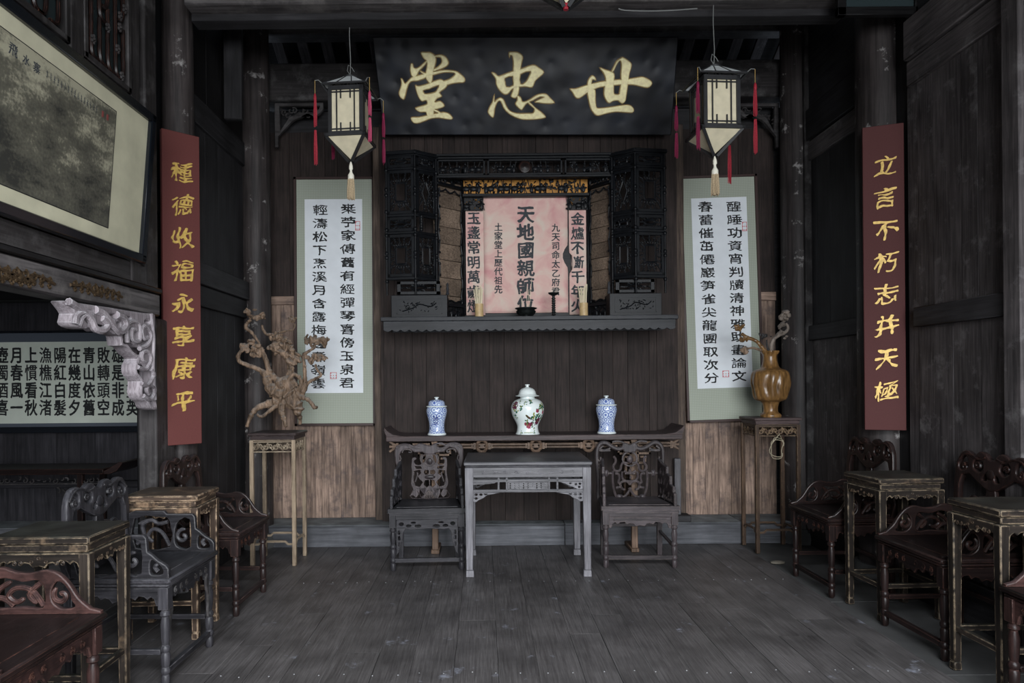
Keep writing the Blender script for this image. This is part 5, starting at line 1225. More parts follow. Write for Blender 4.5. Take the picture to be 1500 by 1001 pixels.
def figures(m, L_, h, n, nm='carved_figures', key='shrinex', parent=None, y=-.006):
    mb = MB()
    for i in range(n):
        u = L_ * (i + .5) / n + Rs.uniform(-.3, .3) * L_ / n; hh = h * Rs.uniform(.6, .95)
        r_ = Rs.random()
        if r_ < .45:
            mb.ell((u, y, hh * .36), (h * .15, .010, hh * .36), 7, 5, m); mb.ell((u, y - .004, hh * .82), (h * .11, .010, h * .12), 7, 5, m)
            mb.st([(u - h * .28, hh * .45), (u, hh * .6), (u + h * .26, hh * .5)], h * .055, y=y, M=m, seg=5)
        elif r_ < .75:
            mb.ell((u, y, h * .35), (h * .3, .010, h * .2), 8, 5, m); mb.ell((u + h * .26, y, h * .58), (h * .12, .009, h * .15), 7, 5, m)
            for k in (-.2, .2): mb.st([(u + k * h, 0), (u + k * h, h * .35)], h * .05, y=y, M=m, seg=5)
        else:
            for k in range(7): leaf(mb, u + Rs.uniform(-.3, .3) * h, h * Rs.uniform(.15, .85), Rs.random() * 6, h * .16, m, y)
        for k in range(3): leaf(mb, u + Rs.uniform(-.4, .4) * h, h * Rs.uniform(.05, .95), Rs.random() * 6, h * .12, m, y * .5)
        mb.st([(u + Rs.uniform(-.3, .3) * h, 0), (u + Rs.uniform(-.3, .3) * h, h)], h * .035, M=m, seg=4)
    return sb(mb, nm, M[key], parent)
def bamboo(p, z0, z1, r=.0115):
    mb = MB(); z = z0; pr = []
    ks = sorted([z0 + (z1 - z0) * f for f in (.10, .27, .30, .43, .47, .60, .72, .76, .90)])
    pr = [(r * .8, z0)]
    for kz_ in ks: pr += [(r * .85, kz_ - .016), (r * 1.35, kz_ - .010), (r * 1.45, kz_), (r * 1.35, kz_ + .010), (r * .85, kz_ + .016)]
    pr.append((r * .8, z1)); mb.lathe(pr, 10, (p[0] + O.x, p[1] + O.y - .012, O.z)); sb(mb, 'post', M['shrinez'])
zt0, zt1 = zz(225.5), zz(220)
for sd in (-1, 1):
    pts = [(567, 5.74), (609, 5.70), (640, 5.83), (680, 6.05)] if sd < 0 else [(974, 5.74), (931, 5.70), (897, 5.83), (862, 6.05)]
    A, B_, Cc, E_ = [(xx_(px, D), D) for px, D in pts]
    def o2(a, b): return (a, b) if sd < 0 else (b, a)
    # cornice
    for p, q, t in ((A, B_, .05), (B_, Cc, .05)): bar(*o2(p, q), zt0 + .0, zt1, t, 'cornice', ext=.02); bar(*o2(p, q), zt0 - .012, zt0, .034, 'cornice', ext=.005)
    for p in (A, B_, Cc): bamboo(p, zz(431) if p != Cc else zz(432), zt0 - .01)
    for a, b in ((248, 244.5), (316.5, 312.5), (342, 338), (409, 404.5)):
        for p, q in ((A, B_), (B_, Cc)): bar(*o2(p, q), zz(a), zz(b), .032, 'rail', ext=0)
    for (p, q, kk_) in ((A, B_, ('wide', 'tall', 'wide', 'low')), (B_, Cc, ('round', 'diamond', None if sd < 0 else 'round', 'tall'))):
        for (a, b), kd in zip(((244.5, 226.5), (312.5, 248), (338, 316.5), (404.5, 342)), kk_):
            if kd: open_panel(*o2(p, q), zz(a), zz(b), kd)
    if sd < 0: bamboo((B_[0] + .05, B_[1] + .02), zz(338), zz(314), .012)
    # base: plinth, diamond panel, relief panel
    p0, p1 = (A[0] + .035 * -sd, 5.715), (xx_(655 if sd < 0 else 893, 5.7), 5.715)
    p0, p1 = o2(p0, p1)
    m, L_ = pm(p0, p1, zsh); hb_ = zz(431) - zsh
    bx = sb(MB().bb((0, 0, .0), (L_, .30, hb_), m), 'plinth', M['shrinex'], bev=.004)
    mb = MB(); f = .045
    for a0, a1 in (((f, f * .8), (L_ - f, f * .8 + .006)), ((f, hb_ - f * .8), (L_ - f, hb_ - f * .8 + .006)), ((f, f * .8), (f + .006, hb_ - f * .8)), ((L_ - f - .006, f * .8), (L_ - f, hb_ - f * .8))): mb.bb((a0[0], -.004, a0[1]), (a1[0], .002, a1[1]), m)
    sb(mb, 'relief_border', M['shrinex'], bx)
    mb = MB(); br = [(L_ * .2, hb_ * .3), (L_ * .4, hb_ * .45), (L_ * .5, hb_ * .6), (L_ * .7, hb_ * .5), (L_ * .8, hb_ * .65)]
    mb.st(br, .005, y=-.002, M=m, sm=4, seg=5)
    for k in range(46): leaf(mb, Rs.uniform(L_ * .17, L_ * .83), hb_ * Rs.uniform(.3, .72), Rs.random() * 6, .009, m, -.002)
    sb(mb, 'relief', M['shrinex'], bx)
    q0, q1 = (p0[0] + .05, 5.72), (p1[0] - .06, 5.72); open_panel(q0, q1, zz(430.5), zz(411), 'diamond')
    # side opening: frame, scrolling edge, boards behind
    m, L_ = pm(*o2(Cc, E_), zz(447, 5.9)); zb_, ztp = zz(447, 5.9), zz(262, 5.9)
    fr_ = MB()
    for u in (0, L_): fr_.bb((u - .012, -.014, -.07), (u + .012, .014, ztp - zb_ + .14), m)
    fr_.bb((0, -.02, -.005), (L_, .02, .02), m); fr_.bb((0, -.02, ztp - zb_ - .06), (L_, .02, ztp - zb_ - .035), m)
    fr = sb(fr_, 'opening_frame', M['shrinez'], bev=.003)
    mb = MB(); H_ = ztp - zb_ - .06
    for u, sg in ((.018, 1), (L_ - .018, -1)):
        mb.st([(u + sg * (.010 + .008 * math.sin(k * .9)), .03 + (H_ - .05) * k / 30) for k in range(31)], .007, M=m, seg=5)
        for k in range(10): mb.st(spiral(u + sg * .012, .06 + (H_ - .1) * k / 9.5, .003, .013, k, k + 6, 8), .005, y=-.004, M=m, seg=4)
    mb.st([(L_ * k / 12, H_ - .02 - .03 * abs(math.sin(k * PI / 4))) for k in range(13)], .007, M=m, seg=5)
    mb.st([(L_ * k / 12, .03 + .02 * abs(math.sin(k * PI / 4))) for k in range(13)], .007, M=m, seg=5)
    sb(mb, 'scroll_edge', M['shrinez'], fr)
    z = zb_ - .02
    m2, _ = pm(*o2(Cc, E_), 0)
    while z < ztp:
        hh = Rs.uniform(.10, .17); hh = min(hh, ztp - z)
        sb(MB().bb((.005, .03, z - 0), (L_ + .0, .045 + Rs.uniform(0, .006), z + hh - .004), m2), 'board', M['backx'], bev=.002); z += hh
    m, L2 = pm(*o2(Cc, E_), zz(284, 5.9)); figures(m @ T(.015, 0, .10), L2 - .03, .11, 5)
    m, L2 = pm(*o2(Cc, E_), zsh + .01); sb(MB().bb((.01, .02, 0), (L2, .03, .16), m), 'backing', M['blackx']); figures(m @ T(.05, 0, .01), L2 - .06, .13, 3)
    bar(*o2(Cc, E_), zsh, zsh + .012, .03)
    # turned finial post on the plinth corner
    px_ = p1 if sd < 0 else p0
    sb(MB().lathe([(.012, zz(431)), (.016, zz(429)), (.010, zz(427)), (.013, zz(422)), (.009, zz(419)), (.012, zz(416)), (.004, zz(413))], 10, (px_[0] + O.x, 5.74 + O.y, O.z)), 'finial', M['shelfz'])
# middle cornice, figure frieze, gilt frieze
CL, CR = (xx_(642, 5.84), 5.84), (xx_(896, 5.84), 5.84)
bar(CL, CR, zz(230, 5.84), zz(226, 5.84), .07, 'cornice'); bar(CL, CR, zz(233.5, 5.84), zz(230, 5.84), .05, 'cornice')
bar(CL, CR, zz(261, 5.84), zz(257, 5.84), .05, 'rail')
for a, b in ((641, 712), (715, 825), (828, 897)):
    p, q = (xx_(a, 5.84), 5.84), (xx_(b, 5.84), 5.84); m, L_ = pm(p, q, zz(257, 5.84)); h = zz(233.5, 5.84) - zz(257, 5.84); mb = MB(); b_ = .018
    for a0, a1 in (((0, 0), (b_, h)), ((L_ - b_, 0), (L_, h)), ((0, 0), (L_, b_)), ((0, h - b_), (L_, h))): mb.bb((a0[0], -.016, a0[1]), (a1[0], .012, a1[1]), m)
    fr = sb(mb, 'frieze_frame', M['shrinex'], bev=.003)
    figures(m @ T(b_, 0, b_), L_ - 2 * b_, h - 2 * b_, int(L_ / .06), parent=fr)
    if a == 715:
        sb(MB().lathe([(.05, -.012), (.055, 0), (.05, .008), (.042, .010), (.04, .006), (.02, .008), (0.001, .012)], 24, M=m @ T(L_ / 2, -.012, h / 2) @ RX(PI / 2)), 'medallion', M['redarkx'], fr)
GL, GR = (xx_(680, 6.0), 6.0), (xx_(862, 6.0), 6.0)
m, L_ = pm(GL, GR, zz(284, 6.0)); h = zz(263, 6.0) - zz(284, 6.0)
gb = sb(MB().bb((0, .012, 0), (L_, .018, h), m), 'gilt_ground', M['orange']); figures(m @ T(.01, 0, .005), L_ - .02, h * .95, 21, parent=gb); bar(GL, GR, zz(288.5, 6.0), zz(284, 6.0), .05, 'rail')
bar(GL, GR, zz(263, 6.0), zz(256, 6.0), .03, 'rail')
for a, b in ((681, 708), (834, 861)):
    p, q = (xx_(a, 6.03), 6.03), (xx_(b, 6.03), 6.03); m, L_ = pm(p, q, zz(308, 6.03)); h = zz(289, 6.03) - zz(308, 6.03)
    g_ = sb(MB().bb((0, .004, 0), (L_, .01, h), m), 'corner_fret', M['blackx']); figures(m, L_, h, 3, parent=g_)
    mb = MB(); 
    for k in range(14): leaf(mb, Rs.uniform(.01, L_ - .01), Rs.uniform(.02, h - .005), Rs.random() * 6, .006, m, -.008)
    sb(mb, 'gilt_specks', M['orange'], g_)
sb(MB().bb((GL[0] + O.x, 6.078 + O.y, 0), (GR[0] + O.x, 6.085 + O.y, zz(262, 6.08) - zsh)), 'back_board', M['blackx'])
# pink paper sheets with their writing
DP = 6.055
def sheet(name, x0, y0, x1, y1, D, curl=0, label=None, notch=None):
    a = at(x0, y0, D); b = at(x1, y1, D); w_, h_ = b[0] - a[0], a[1] - b[1]; nx, nz = 18, 26; vs = []; fs = []
    for j in range(nz + 1):
        for i in range(nx + 1):
            u, v = i / nx, j / nz; x = (u - .5) * w_; z = -v * h_
            y = -.004 * noise.noise(Vector((x * 7, z * 7, curl))) 
            if notch and notch[0] < v < notch[1]:
                g = math.sin((v - notch[0]) / (notch[1] - notch[0]) * PI)
                e_ = notch[2]
                if (e_ > 0 and u > .9) or (e_ < 0 and u < .1):
                    k_ = ((u - .9) / .1 if e_ > 0 else (.1 - u) / .1); x -= e_ * g * k_ * .05; y -= .03 * g * k_
            vs.append((x, y, z))
    for j in range(nz):
        for i in range(nx): k_ = j * (nx + 1) + i; fs.append((k_, k_ + nx + 1, k_ + nx + 2, k_ + 1))
    e = empty(name, ((a[0] + b[0]) / 2, D, a[1]), 0, label, 'paper', None)
    s_ = MB().add(vs, fs).build('sheet', M['pinkpaper'], e, ang=80); sm = s_.modifiers.new('t', 'SOLIDIFY'); sm.thickness = .0012; sm.offset = 1
    return e, a, w_, h_
def column(e, ox, oz, D, chars, px, y0, y1, size, mat, parent_y=-.0062, **kw):
    """chars centred on photo column px from y0 to y1 (first and last centres)"""
    n = len(chars)
    for i, ch in enumerate(chars):
        X, Z_ = at(px, y0 + (y1 - y0) * i / (n - 1), D); k = dict(kw); k['seed'] = i + ord(ch) % 17
        character(ch, size, e, M[mat], (X - ox, parent_y, Z_ - oz), **k)
e, a, w_, h_ = sheet('pink_paper_sheet', 708, 288, 832.5, 458, DP, 1, 'large faded pink paper sheet in the middle of the shrine, with big black characters', (.42, .62, 1))
ox, oz = e.location.x, e.location.z; s_ = DP / F
kw = dict(wh=.03, wv=.035, warp=.05, jit=.03, t=.002)
column(e, ox, oz, DP, '天地國親師位', 770, 314, 446, 26 * s_, 'inkgrey', **kw)
kw2 = dict(wh=.015, wv=.02, warp=.05, jit=.02, t=.002)
column(e, ox, oz, DP, '土家堂上歷代祖先', 730, 333, 424, 12.5 * s_, 'inkgrey', **kw2); column(e, ox, oz, DP, '九天司命太乙府君', 814, 334, 427, 12.5 * s_, 'inkgrey', **kw2)
e, a, w_, h_ = sheet('pink_paper_strip', 679.5, 308, 711, 462, DP + .006, 2, 'narrow pink paper strip at the left side of the shrine, behind the left bamboo cup', None)
column(e, e.location.x, e.location.z, DP + .006, '玉盞常明萬歲燈', 694, 320, 449, 20 * s_, 'inkgrey', wh=.012, wv=.03, warp=.06, jit=.03, t=.002)
e, a, w_, h_ = sheet('pink_paper_strip', 833, 304, 862, 461, DP + .006, 3, 'narrow pink paper strip at the right side of the shrine, behind the right bamboo cup', (.42, .62, -1))
column(e, e.location.x, e.location.z, DP + .006, '金爐不斷千年火', 846, 321, 448, 20 * s_, 'inkgrey', wh=.012, wv=.03, warp=.06, jit=.03, t=.002)
# vessels on the shelf
DV = 5.80
def zs_(): return zsh + .0006
Rj = random.Random(9)
for px, side in ((702, 'left'), (855, 'right')):
    x = at(px, 460, DV)[0]; h = .125
    e = empty('bamboo_cup', (x, DV, zs_()), 0, 'bamboo tube cup full of joss sticks at the %s of the shrine' % side, 'cup', 'bamboo cups of joss sticks')
    MB().lathe([(.036, 0), (.037, .01), (.036, .06), (.037, .064), (.036, .068), (.036, h), (.031, h), (.031, .012), (.001, .012)], 24, cap=False).build('tube', M['bamboo'], e, ang=50)
    for k in range(13):
        a_ = k * 2.4; r_ = .018 * math.sqrt(k / 13) + .004; tz = Rj.uniform(.24, .29)
        mb = MB(); mb.tube([(r_ * .8 * math.cos(a_), r_ * .8 * math.sin(a_), .018), (r_ * 2.2 * math.cos(a_) + Rj.uniform(-.008, .008), r_ * 1.6 * math.sin(a_), tz)], .004, 5)
        tag(mb.build('joss_stick', M['stick'], loc=(x, DV, zs_())), 'pale joss stick standing in the %s bamboo cup of the shrine' % side, 'incense', 'joss sticks in the %s cup' % side)
x = at(770.5, 460, DV)[0]
e = empty('incense_bowl', (x, DV, zs_()), 0, 'dark bronze incense bowl on feet in the middle of the shrine shelf', 'bowl')
MB().lathe([(.05, .018), (.06, .022), (.078, .04), (.085, .058), (.074, .068), (.078, .074), (.092, .080), (.094, .086), (.084, .086), (.076, .078), (.06, .05), (.001, .045)], 28, cap=False).build('bowl', M['iron'], e)
for k in range(3):
    a_ = k * 2.094 + .5; MB().lathe([(.010, 0), (.014, .01), (.012, .03)], 8, (.05 * math.cos(a_), .05 * math.sin(a_), 0)).build('foot', M['iron'], e)
for k, (px, ly) in enumerate(((762, 427), (772, 420), (775, 424), (779, 408))):
    X, Z_ = at(px, ly, DV); mb = MB(); mb.tube([((X - x) * .5, 0, .05), (X - x, .005, Z_ - zs_())], .0016, 5); tag(mb.build('joss_stick', M['stick'], loc=(x, DV, zs_())), 'thin joss stick standing in the bronze incense bowl', 'incense', 'joss sticks in the incense bowl')
x = at(811, 460, DV - .02)[0]
e = empty('candle_stand', (x, DV - .02, zs_()), 0, 'black turned metal candle stand with a round drip dish, right of the incense bowl', 'candlestick')
pr = [(.026, 0), (.028, .006), (.018, .014)]
for k in range(8): pr += [(.012, .02 + k * .019), (.018, .027 + k * .019), (.018, .031 + k * .019), (.012, .036 + k * .019)]
MB().lathe(pr + [(.012, .185)], 16).build('stem', M['iron'], e); MB().lathe([(.012, .185), (.022, .19), (.042, .202), (.046, .212), (.040, .212), (.02, .204), (.001, .202)], 24, cap=False).build('drip_dish', M['iron'], e); MB().tube([(0, 0, .2), (0, 0, .235)], .003, 6).build('spike', M['iron'], e)
x0, z0 = at(745, 458.5, 5.66)
tag(MB().box((0, 0, 0), (.05, .012, .004)).build('paper_scrap', M['paper'], loc=(x0, 5.68, zsh + .0025), rot=(0, 0, .7)), 'tiny white paper scrap on the shelf edge, left of the incense bowl', 'paper')

# ============================================================ signboard
A_ = at(563, 198, 5.93); B2 = at(983, 198, 5.93); C2 = at(545, 54, 5.56); D2 = at(994, 54, 5.56)
v3 = lambda p, D: Vector((p[0], D, p[1]))
bl_, br_, tl_, tr_ = v3(A_, 5.93), v3(B2, 5.93), v3(C2, 5.56), v3(D2, 5.56)
og = (bl_ + br_) / 2; ux = (br_ - bl_ + tr_ - tl_).normalized(); upv = ((tl_ + tr_) / 2 - og); hS = upv.length; upv.normalize(); nv = ux.cross(upv); 
Ms = Matrix(((ux.x, -nv.x, upv.x, og.x), (ux.y, -nv.y, upv.y, og.y), (ux.z, -nv.z, upv.z, og.z), (0, 0, 0, 1)))
wS = ((br_ - bl_).length + (tr_ - tl_).length) / 2
sg = empty('signboard', (0, 0, 0), 0, 'black lacquer name board with three large gold characters leaning from the lintel', 'sign', M=Ms)
brd = MB().bb((-wS / 2, 0, 0), (wS / 2, .035, hS)).build('board', M['sign'], sg, bev=.006)
for u in (-wS * .36, wS * .36): MB().bb((u - .04, .035, .03), (u + .04, .075, hS - .03)).build('batten', M['blackx'], brd)
for u in (-wS * .3, wS * .3):
    yb = (Ms.inverted() @ Vector((0, DW - .14, z2 - .05)))
    MB().tube([(u, .03, hS - .05), (u, yb.y, yb.z)], .008, 6).build('iron_strap', M['wire'], brd)
def s2(pts, ox, oy, k):
    out = []
    for p in pts:
        x, y = ox + p[0] * k, oy + p[1] * k; v = (y - 54) / 144; l_, r_ = 545 + 18 * v, 994 - 11 * v
        out.append((((x - l_) / (r_ - l_) - .5) * wS, (1 - v) * hS))
    return out
tang = [[(355, 100), (400, 97), (440, 98), (478, 122), (492, 158), (482, 210), (467, 262), (460, 310), (455, 352), (440, 374), (418, 355), (396, 318), (400, 268), (410, 212), (405, 172), (378, 148)],
 [(262, 203), (276, 200), (290, 236), (330, 232), (400, 172), (406, 184), (372, 225), (336, 262), (316, 300), (292, 318), (268, 300), (257, 252)],
 [(478, 128), (540, 118), (585, 143), (606, 190), (577, 224), (512, 250), (463, 264), (460, 250), (500, 230), (538, 195), (545, 165), (530, 140), (485, 137)],
 [(172, 332), (186, 342), (205, 376), (226, 362), (270, 318), (302, 310), (390, 288), (402, 318), (330, 347), (275, 352), (246, 370), (226, 420), (206, 500), (192, 519), (163, 494), (154, 458), (170, 408), (177, 370)],
 [(343, 258), (400, 282), (470, 268), (560, 255), (652, 260), (702, 280), (752, 328), (746, 362), (700, 366), (640, 374), (588, 388), (548, 372), (500, 382), (505, 360), (560, 352), (612, 336), (652, 308), (667, 284), (640, 274), (560, 274), (470, 296), (410, 302), (372, 288)],
 [(480, 612), (540, 650), (524, 652), (470, 626)],
 [(272, 690), (340, 688), (420, 668), (500, 652), (560, 642), (612, 658), (642, 695), (625, 708), (575, 702), (510, 692), (440, 702), (390, 722), (330, 744), (290, 740), (268, 712)]]
tangm = ([(303, 392), (330, 400), (400, 383), (505, 343), (548, 343), (592, 382), (577, 415), (534, 446), (524, 462), (542, 492), (500, 512), (480, 548), (530, 538), (567, 582), (512, 607), (474, 618), (470, 690), (415, 692), (402, 640), (345, 637), (305, 602), (380, 578), (412, 560), (402, 527), (365, 537), (335, 502), (316, 450)], [(373, 436), (430, 422), (518, 388), (502, 430), (480, 456), (400, 472), (380, 462)])
zhong = [[(1158, 108), (1170, 94), (1240, 98), (1284, 134), (1274, 190), (1262, 260), (1252, 340), (1252, 420), (1236, 490), (1210, 507), (1178, 490), (1195, 440), (1200, 380), (1194, 300), (1200, 200), (1190, 132), (1172, 120), (1164, 138)],
 [(1024, 485), (1026, 545), (1045, 525), (1082, 506), (1112, 530), (1132, 580), (1168, 630), (1232, 653), (1320, 653), (1380, 650), (1392, 610), (1372, 590), (1325, 546), (1345, 546), (1400, 600), (1452, 640), (1492, 682), (1470, 697), (1390, 708), (1290, 708), (1220, 688), (1158, 652), (1113, 602), (1090, 548), (1072, 532), (1050, 550), (1030, 600), (1022, 660), (1012, 688), (984, 667), (968, 635), (984, 588), (1005, 552), (1014, 520)],
 [(1234, 488), (1265, 503), (1285, 545), (1340, 528), (1400, 488), (1450, 471), (1500, 474), (1535, 508), (1572, 552), (1500, 558), (1428, 550), (1398, 545), (1440, 520), (1480, 500), (1440, 496), (1380, 527), (1320, 557), (1290, 597), (1272, 617), (1238, 590), (1218, 560), (1235, 530)]]
zhongm = ([(1003, 278), (1030, 283), (1060, 308), (1100, 298), (1180, 268), (1270, 243), (1375, 208), (1432, 233), (1477, 275), (1422, 327), (1397, 352), (1370, 407), (1310, 402), (1250, 407), (1190, 422), (1150, 467), (1110, 470), (1068, 430), (1043, 380), (1038, 330)], [(1122, 325), (1195, 308), (1197, 392), (1135, 407), (1124, 360)], [(1264, 290), (1357, 262), (1347, 300), (1312, 362), (1264, 382)])
shi = [[(393, 485), (450, 483), (560, 448), (700, 413), (850, 393), (1000, 383), (1100, 366), (1160, 363), (1232, 400), (1244, 436), (1202, 470), (1130, 457), (1050, 440), (900, 442), (760, 457), (680, 472), (600, 512), (560, 532), (490, 580), (450, 573), (418, 520)],
 [(572, 455), (584, 390), (620, 348), (650, 363), (660, 392), (626, 387), (616, 430), (642, 447), (620, 490), (590, 500)],
 [(573, 500), (642, 488), (656, 520), (656, 600), (668, 682), (720, 690), (820, 678), (930, 660), (1010, 658), (1053, 695), (1042, 734), (960, 732), (860, 727), (760, 747), (690, 767), (648, 752), (608, 690), (588, 610)],
 [(706, 268), (765, 288), (836, 312), (854, 342), (850, 400), (848, 465), (850, 533), (880, 545), (907, 540), (908, 520), (925, 420), (924, 330), (930, 232), (912, 193), (880, 230), (850, 290), (832, 312), (826, 303), (845, 262), (880, 198), (922, 170), (950, 163), (1022, 213), (1033, 250), (1012, 320), (1002, 390), (992, 460), (977, 560), (966, 612), (938, 638), (915, 625), (890, 605), (840, 610), (800, 632), (768, 602), (746, 540), (755, 450), (764, 380), (742, 320)]]
for nm, polys, multi, (ox, oy, k) in (('hall', tang, [tangm], (560, 60, .16)), ('loyal', zhong, [zhongm], (560, 60, .16)), ('era', shi, [], (780, 60, .14))):
    mb = MB(); me2 = MB()
    for i, p in enumerate([[q_] for q_ in polys] + [list(m_) for m_ in multi]):
        lp = [smooth(s2(l_, ox, oy, k), 3) if j == 0 else smooth(s2(l_, ox, oy, k), 2) for j, l_ in enumerate(p)]
        mb.plate(lp, .020 + .0008 * i, .006, M=T(0, -.010, 0) @ UP, bres=1)
        ev, ef = fill2d(lp, .010, 0, 0, .0055); me2.add(ev, ef, T(0, -.004, 0) @ UP)
    gc = mb.build('gold_character', M['gold'], brd); me2.build('bronze_edge', M['goldedge'], gc)

M3 = Ms.copy(); M3.translation = (0, 0, 0)
for o in bpy.data.objects:
    if o == brd or o.parent == brd or (o.parent and o.parent.parent == brd): o.data.transform(M3); o.data.update()
sg.matrix_world = Matrix.Translation(og)
# ============================================================ hanging scrolls
def wscroll(label, tl, tr, blp, brp, ppx, cols, seals):
    D = DW - .05; a, b, c, d = at(*tl, D), at(*tr, D), at(*blp, D), at(*brp, D)
    w_ = (b[0] - a[0] + d[0] - c[0]) / 2; h_ = (a[1] - c[1] + b[1] - d[1]) / 2; tc_ = ((a[0] + b[0]) / 2, (a[1] + b[1]) / 2); bc = ((c[0] + d[0]) / 2, (c[1] + d[1]) / 2)
    ang = math.atan2(bc[0] - tc_[0], tc_[1] - bc[1])
    e = empty('calligraphy_scroll', (tc_[0], D, tc_[1]), 0, label, 'scroll', None); e.rotation_euler = (0, -ang, 0)
    MB().bb((-w_ / 2 + .01, 0, -h_ + .01), (w_ / 2 - .01, .02, -.01)).build('mount', M['silk'], e)
    mb = MB()
    g_ = .012
    for a0, a1 in (((-w_ / 2 - g_, -h_ - g_), (-w_ / 2 + .012, g_)), ((w_ / 2 - .012, -h_ - g_), (w_ / 2 + g_, g_)), ((-w_ / 2 - g_, -h_ - g_), (w_ / 2 + g_, -h_ + .010)), ((-w_ / 2 - g_, -.010), (w_ / 2 + g_, g_))): mb.bb((a0[0], -.014, a0[1]), (a1[0], .024, a1[1]))
    mb.build('frame', M['scrollframe'], e, bev=.002)
    inv = (T(tc_[0], 0, tc_[1]) @ RY(-ang)).inverted()
    def L2(px, py): X, Z_ = at(px, py, D); v = inv @ Vector((X, 0, Z_)); return v.x, v.z
    q = [L2(*p) for p in ppx]; x0 = (q[0][0] + q[2][0]) / 2; x1 = (q[1][0] + q[3][0]) / 2; z0 = (q[0][1] + q[1][1]) / 2; z1_ = (q[2][1] + q[3][1]) / 2
    MB().bb((x0, -.0022, z1_), (x1, .002, z0)).build('white_paper', M['paper'], e)
    for chars, p0, p1 in cols:
        for i, ch in enumerate(chars):
            f = i / (len(chars) - 1); x, z = L2(p0[0] + (p1[0] - p0[0]) * f, p0[1] + (p1[1] - p0[1]) * f)
            character(ch, .125, e, M['ink'], (x, -.0032, z), sx=1.12, sy=.80, wh=.030, wv=.016, warp=.06, jit=.030, seed=i + ord(ch) % 13)
    for (sx_, sy_, kind) in seals:
        x, z = L2(sx_, sy_); mb = MB(); w2_ = .028
        if kind: w2_ = .030
        hh = w2_ if kind else .042
        w2_ = w2_ if kind else .022
        for a0, a1 in (((-w2_, -hh), (-w2_ + .004, hh)), ((w2_ - .004, -hh), (w2_, hh)), ((-w2_, -hh), (w2_, -hh + .004)), ((-w2_, hh - .004), (w2_, hh))): mb.bb((a0[0], 0, a0[1]), (a1[0], .001, a1[1]))
        for k in range(7): u = -w2_ + .006 + (2 * w2_ - .014) * (k % 3) / 2; v = -hh + .010 + (2 * hh - .02) * (k // 3) / 2; mb.bb((u, 0, v - .005), (u + .003, .001, v + .006)); mb.bb((u - .003, 0, v), (u + .008, .001, v + .003))
        mb.build('seal', M['seal'], e, loc=(x, -.0034, z))
wscroll('white calligraphy scroll on green silk, left of the shrine, behind the root sculpture', (432, 261.5), (547, 261.5), (434.5, 623), (548.5, 621), [(446.6, 292), (531, 292), (447.5, 576), (531.5, 576)],
        [('桒苧家傳舊有經彈琴喜傍玉泉君', (510.5, 306), (508, 561)), ('輕濤松下烹溪月含露梅邊煮嶺雲', (469.5, 308), (466, 562))], [(524, 331, 0), (488.5, 550.5, 1)])
wscroll('white calligraphy scroll on green silk, right of the shrine, hanging slightly tilted', (995.5, 260), (1107, 258), (1009, 617), (1118, 615), [(1012, 290.5), (1093, 289), (1022, 570), (1103, 567)],
        [('春蕾催茁僊巖笋雀尖龍團取次分', (1033, 303), (1042, 554)), ('醒睡功資宵判牘清神雅助晝論文', (1075, 303), (1083, 551)), ], [(1090.5, 332, 0), (1063, 548, 1)])
# ============================================================ couplet boards
def couplet(label, xl, yl, Dl, xr, yr, Dr, ybl, ybr, chars, cx, c0, c1, mat):
    a = at(xl, yl, Dl); b = at(xr, yr, Dr); a2 = at(xl + 1, ybl, Dl); b2 = at(xr + 2, ybr, Dr)
    p, q = Vector((a[0], Dl, 0)), Vector((b[0], Dr, 0)); zt_ = (a[1] + b[1]) / 2; zb_ = (a2[1] + b2[1]) / 2; mid = (p + q) / 2; u = (q - p); w_ = u.length; rz = math.atan2(u.y, u.x)
    e = empty('couplet_board', (mid.x, mid.y, zb_), rz, label, 'board', None)
    bo = MB().bb((-w_ / 2, 0, 0), (w_ / 2, .035, zt_ - zb_)).build('board', M[mat], e, bev=.003)
    for i, ch in enumerate(chars):
        f = i / (len(chars) - 1); z = at(cx, c0 + (c1 - c0) * f, mid.y)[1]; X = at(cx, c0, mid.y)[0]
        o = character(ch, .15, e, M['golddeep'], ((X - mid.x), -.004, z - zb_), t=.010, wh=.010, wv=.012, warp=.12, jit=.05, seed=i * 3 + ord(ch) % 19, slant=.06, rise=.14, name='gold_character')
    return e
couplet('long red-brown couplet board with gold characters on the left pillar', 236.5, 187, 4.50, 292, 201, 4.67, 653.5, 650, '種德收福永享康平', 266, 253, 588, 'couplet')
couplet('long red-brown couplet board with gold characters on the right pillar', 1263, 187, 4.66, 1324, 179.5, 4.57, 630, 631, '立言不朽志并天極', 1296, 243, 572, 'coupletr')

# ============================================================ side room calligraphy
D = DW - .14
a = at(-160, 487, D); b = at(226, 633, D); w_, h_ = b[0] - a[0], a[1] - b[1]
e = empty('framed_calligraphy', ((a[0] + b[0]) / 2, D, b[1]), 0, 'wide framed calligraphy in seal script on the side room wall', 'calligraphy')
MB().bb((-w_ / 2 + .01, .0, .01), (w_ / 2 - .01, .03, h_ - .01)).build('grey_mount', M['greysilk'], e)
mb = MB()
for a0, a1 in (((-w_ / 2, 0), (-w_ / 2 + .03, h_)), ((w_ / 2 - .03, 0), (w_ / 2, h_)), ((-w_ / 2, 0), (w_ / 2, .055)), ((-w_ / 2, h_ - .02), (w_ / 2, h_))): mb.bb((a0[0], -.02, a0[1]), (a1[0], .035, a1[1]))
mb.build('frame', M['blackgloss'], e, bev=.004)
cpx, cpy = e.location.x, e.location.z
p0 = at(-150, 503, D); p1 = at(216, 619, D)
MB().bb((p0[0] - cpx, -.004, p1[1] - cpy), (p1[0] - cpx, 0, p0[1] - cpy)).build('paper', M['creampaper'], e)
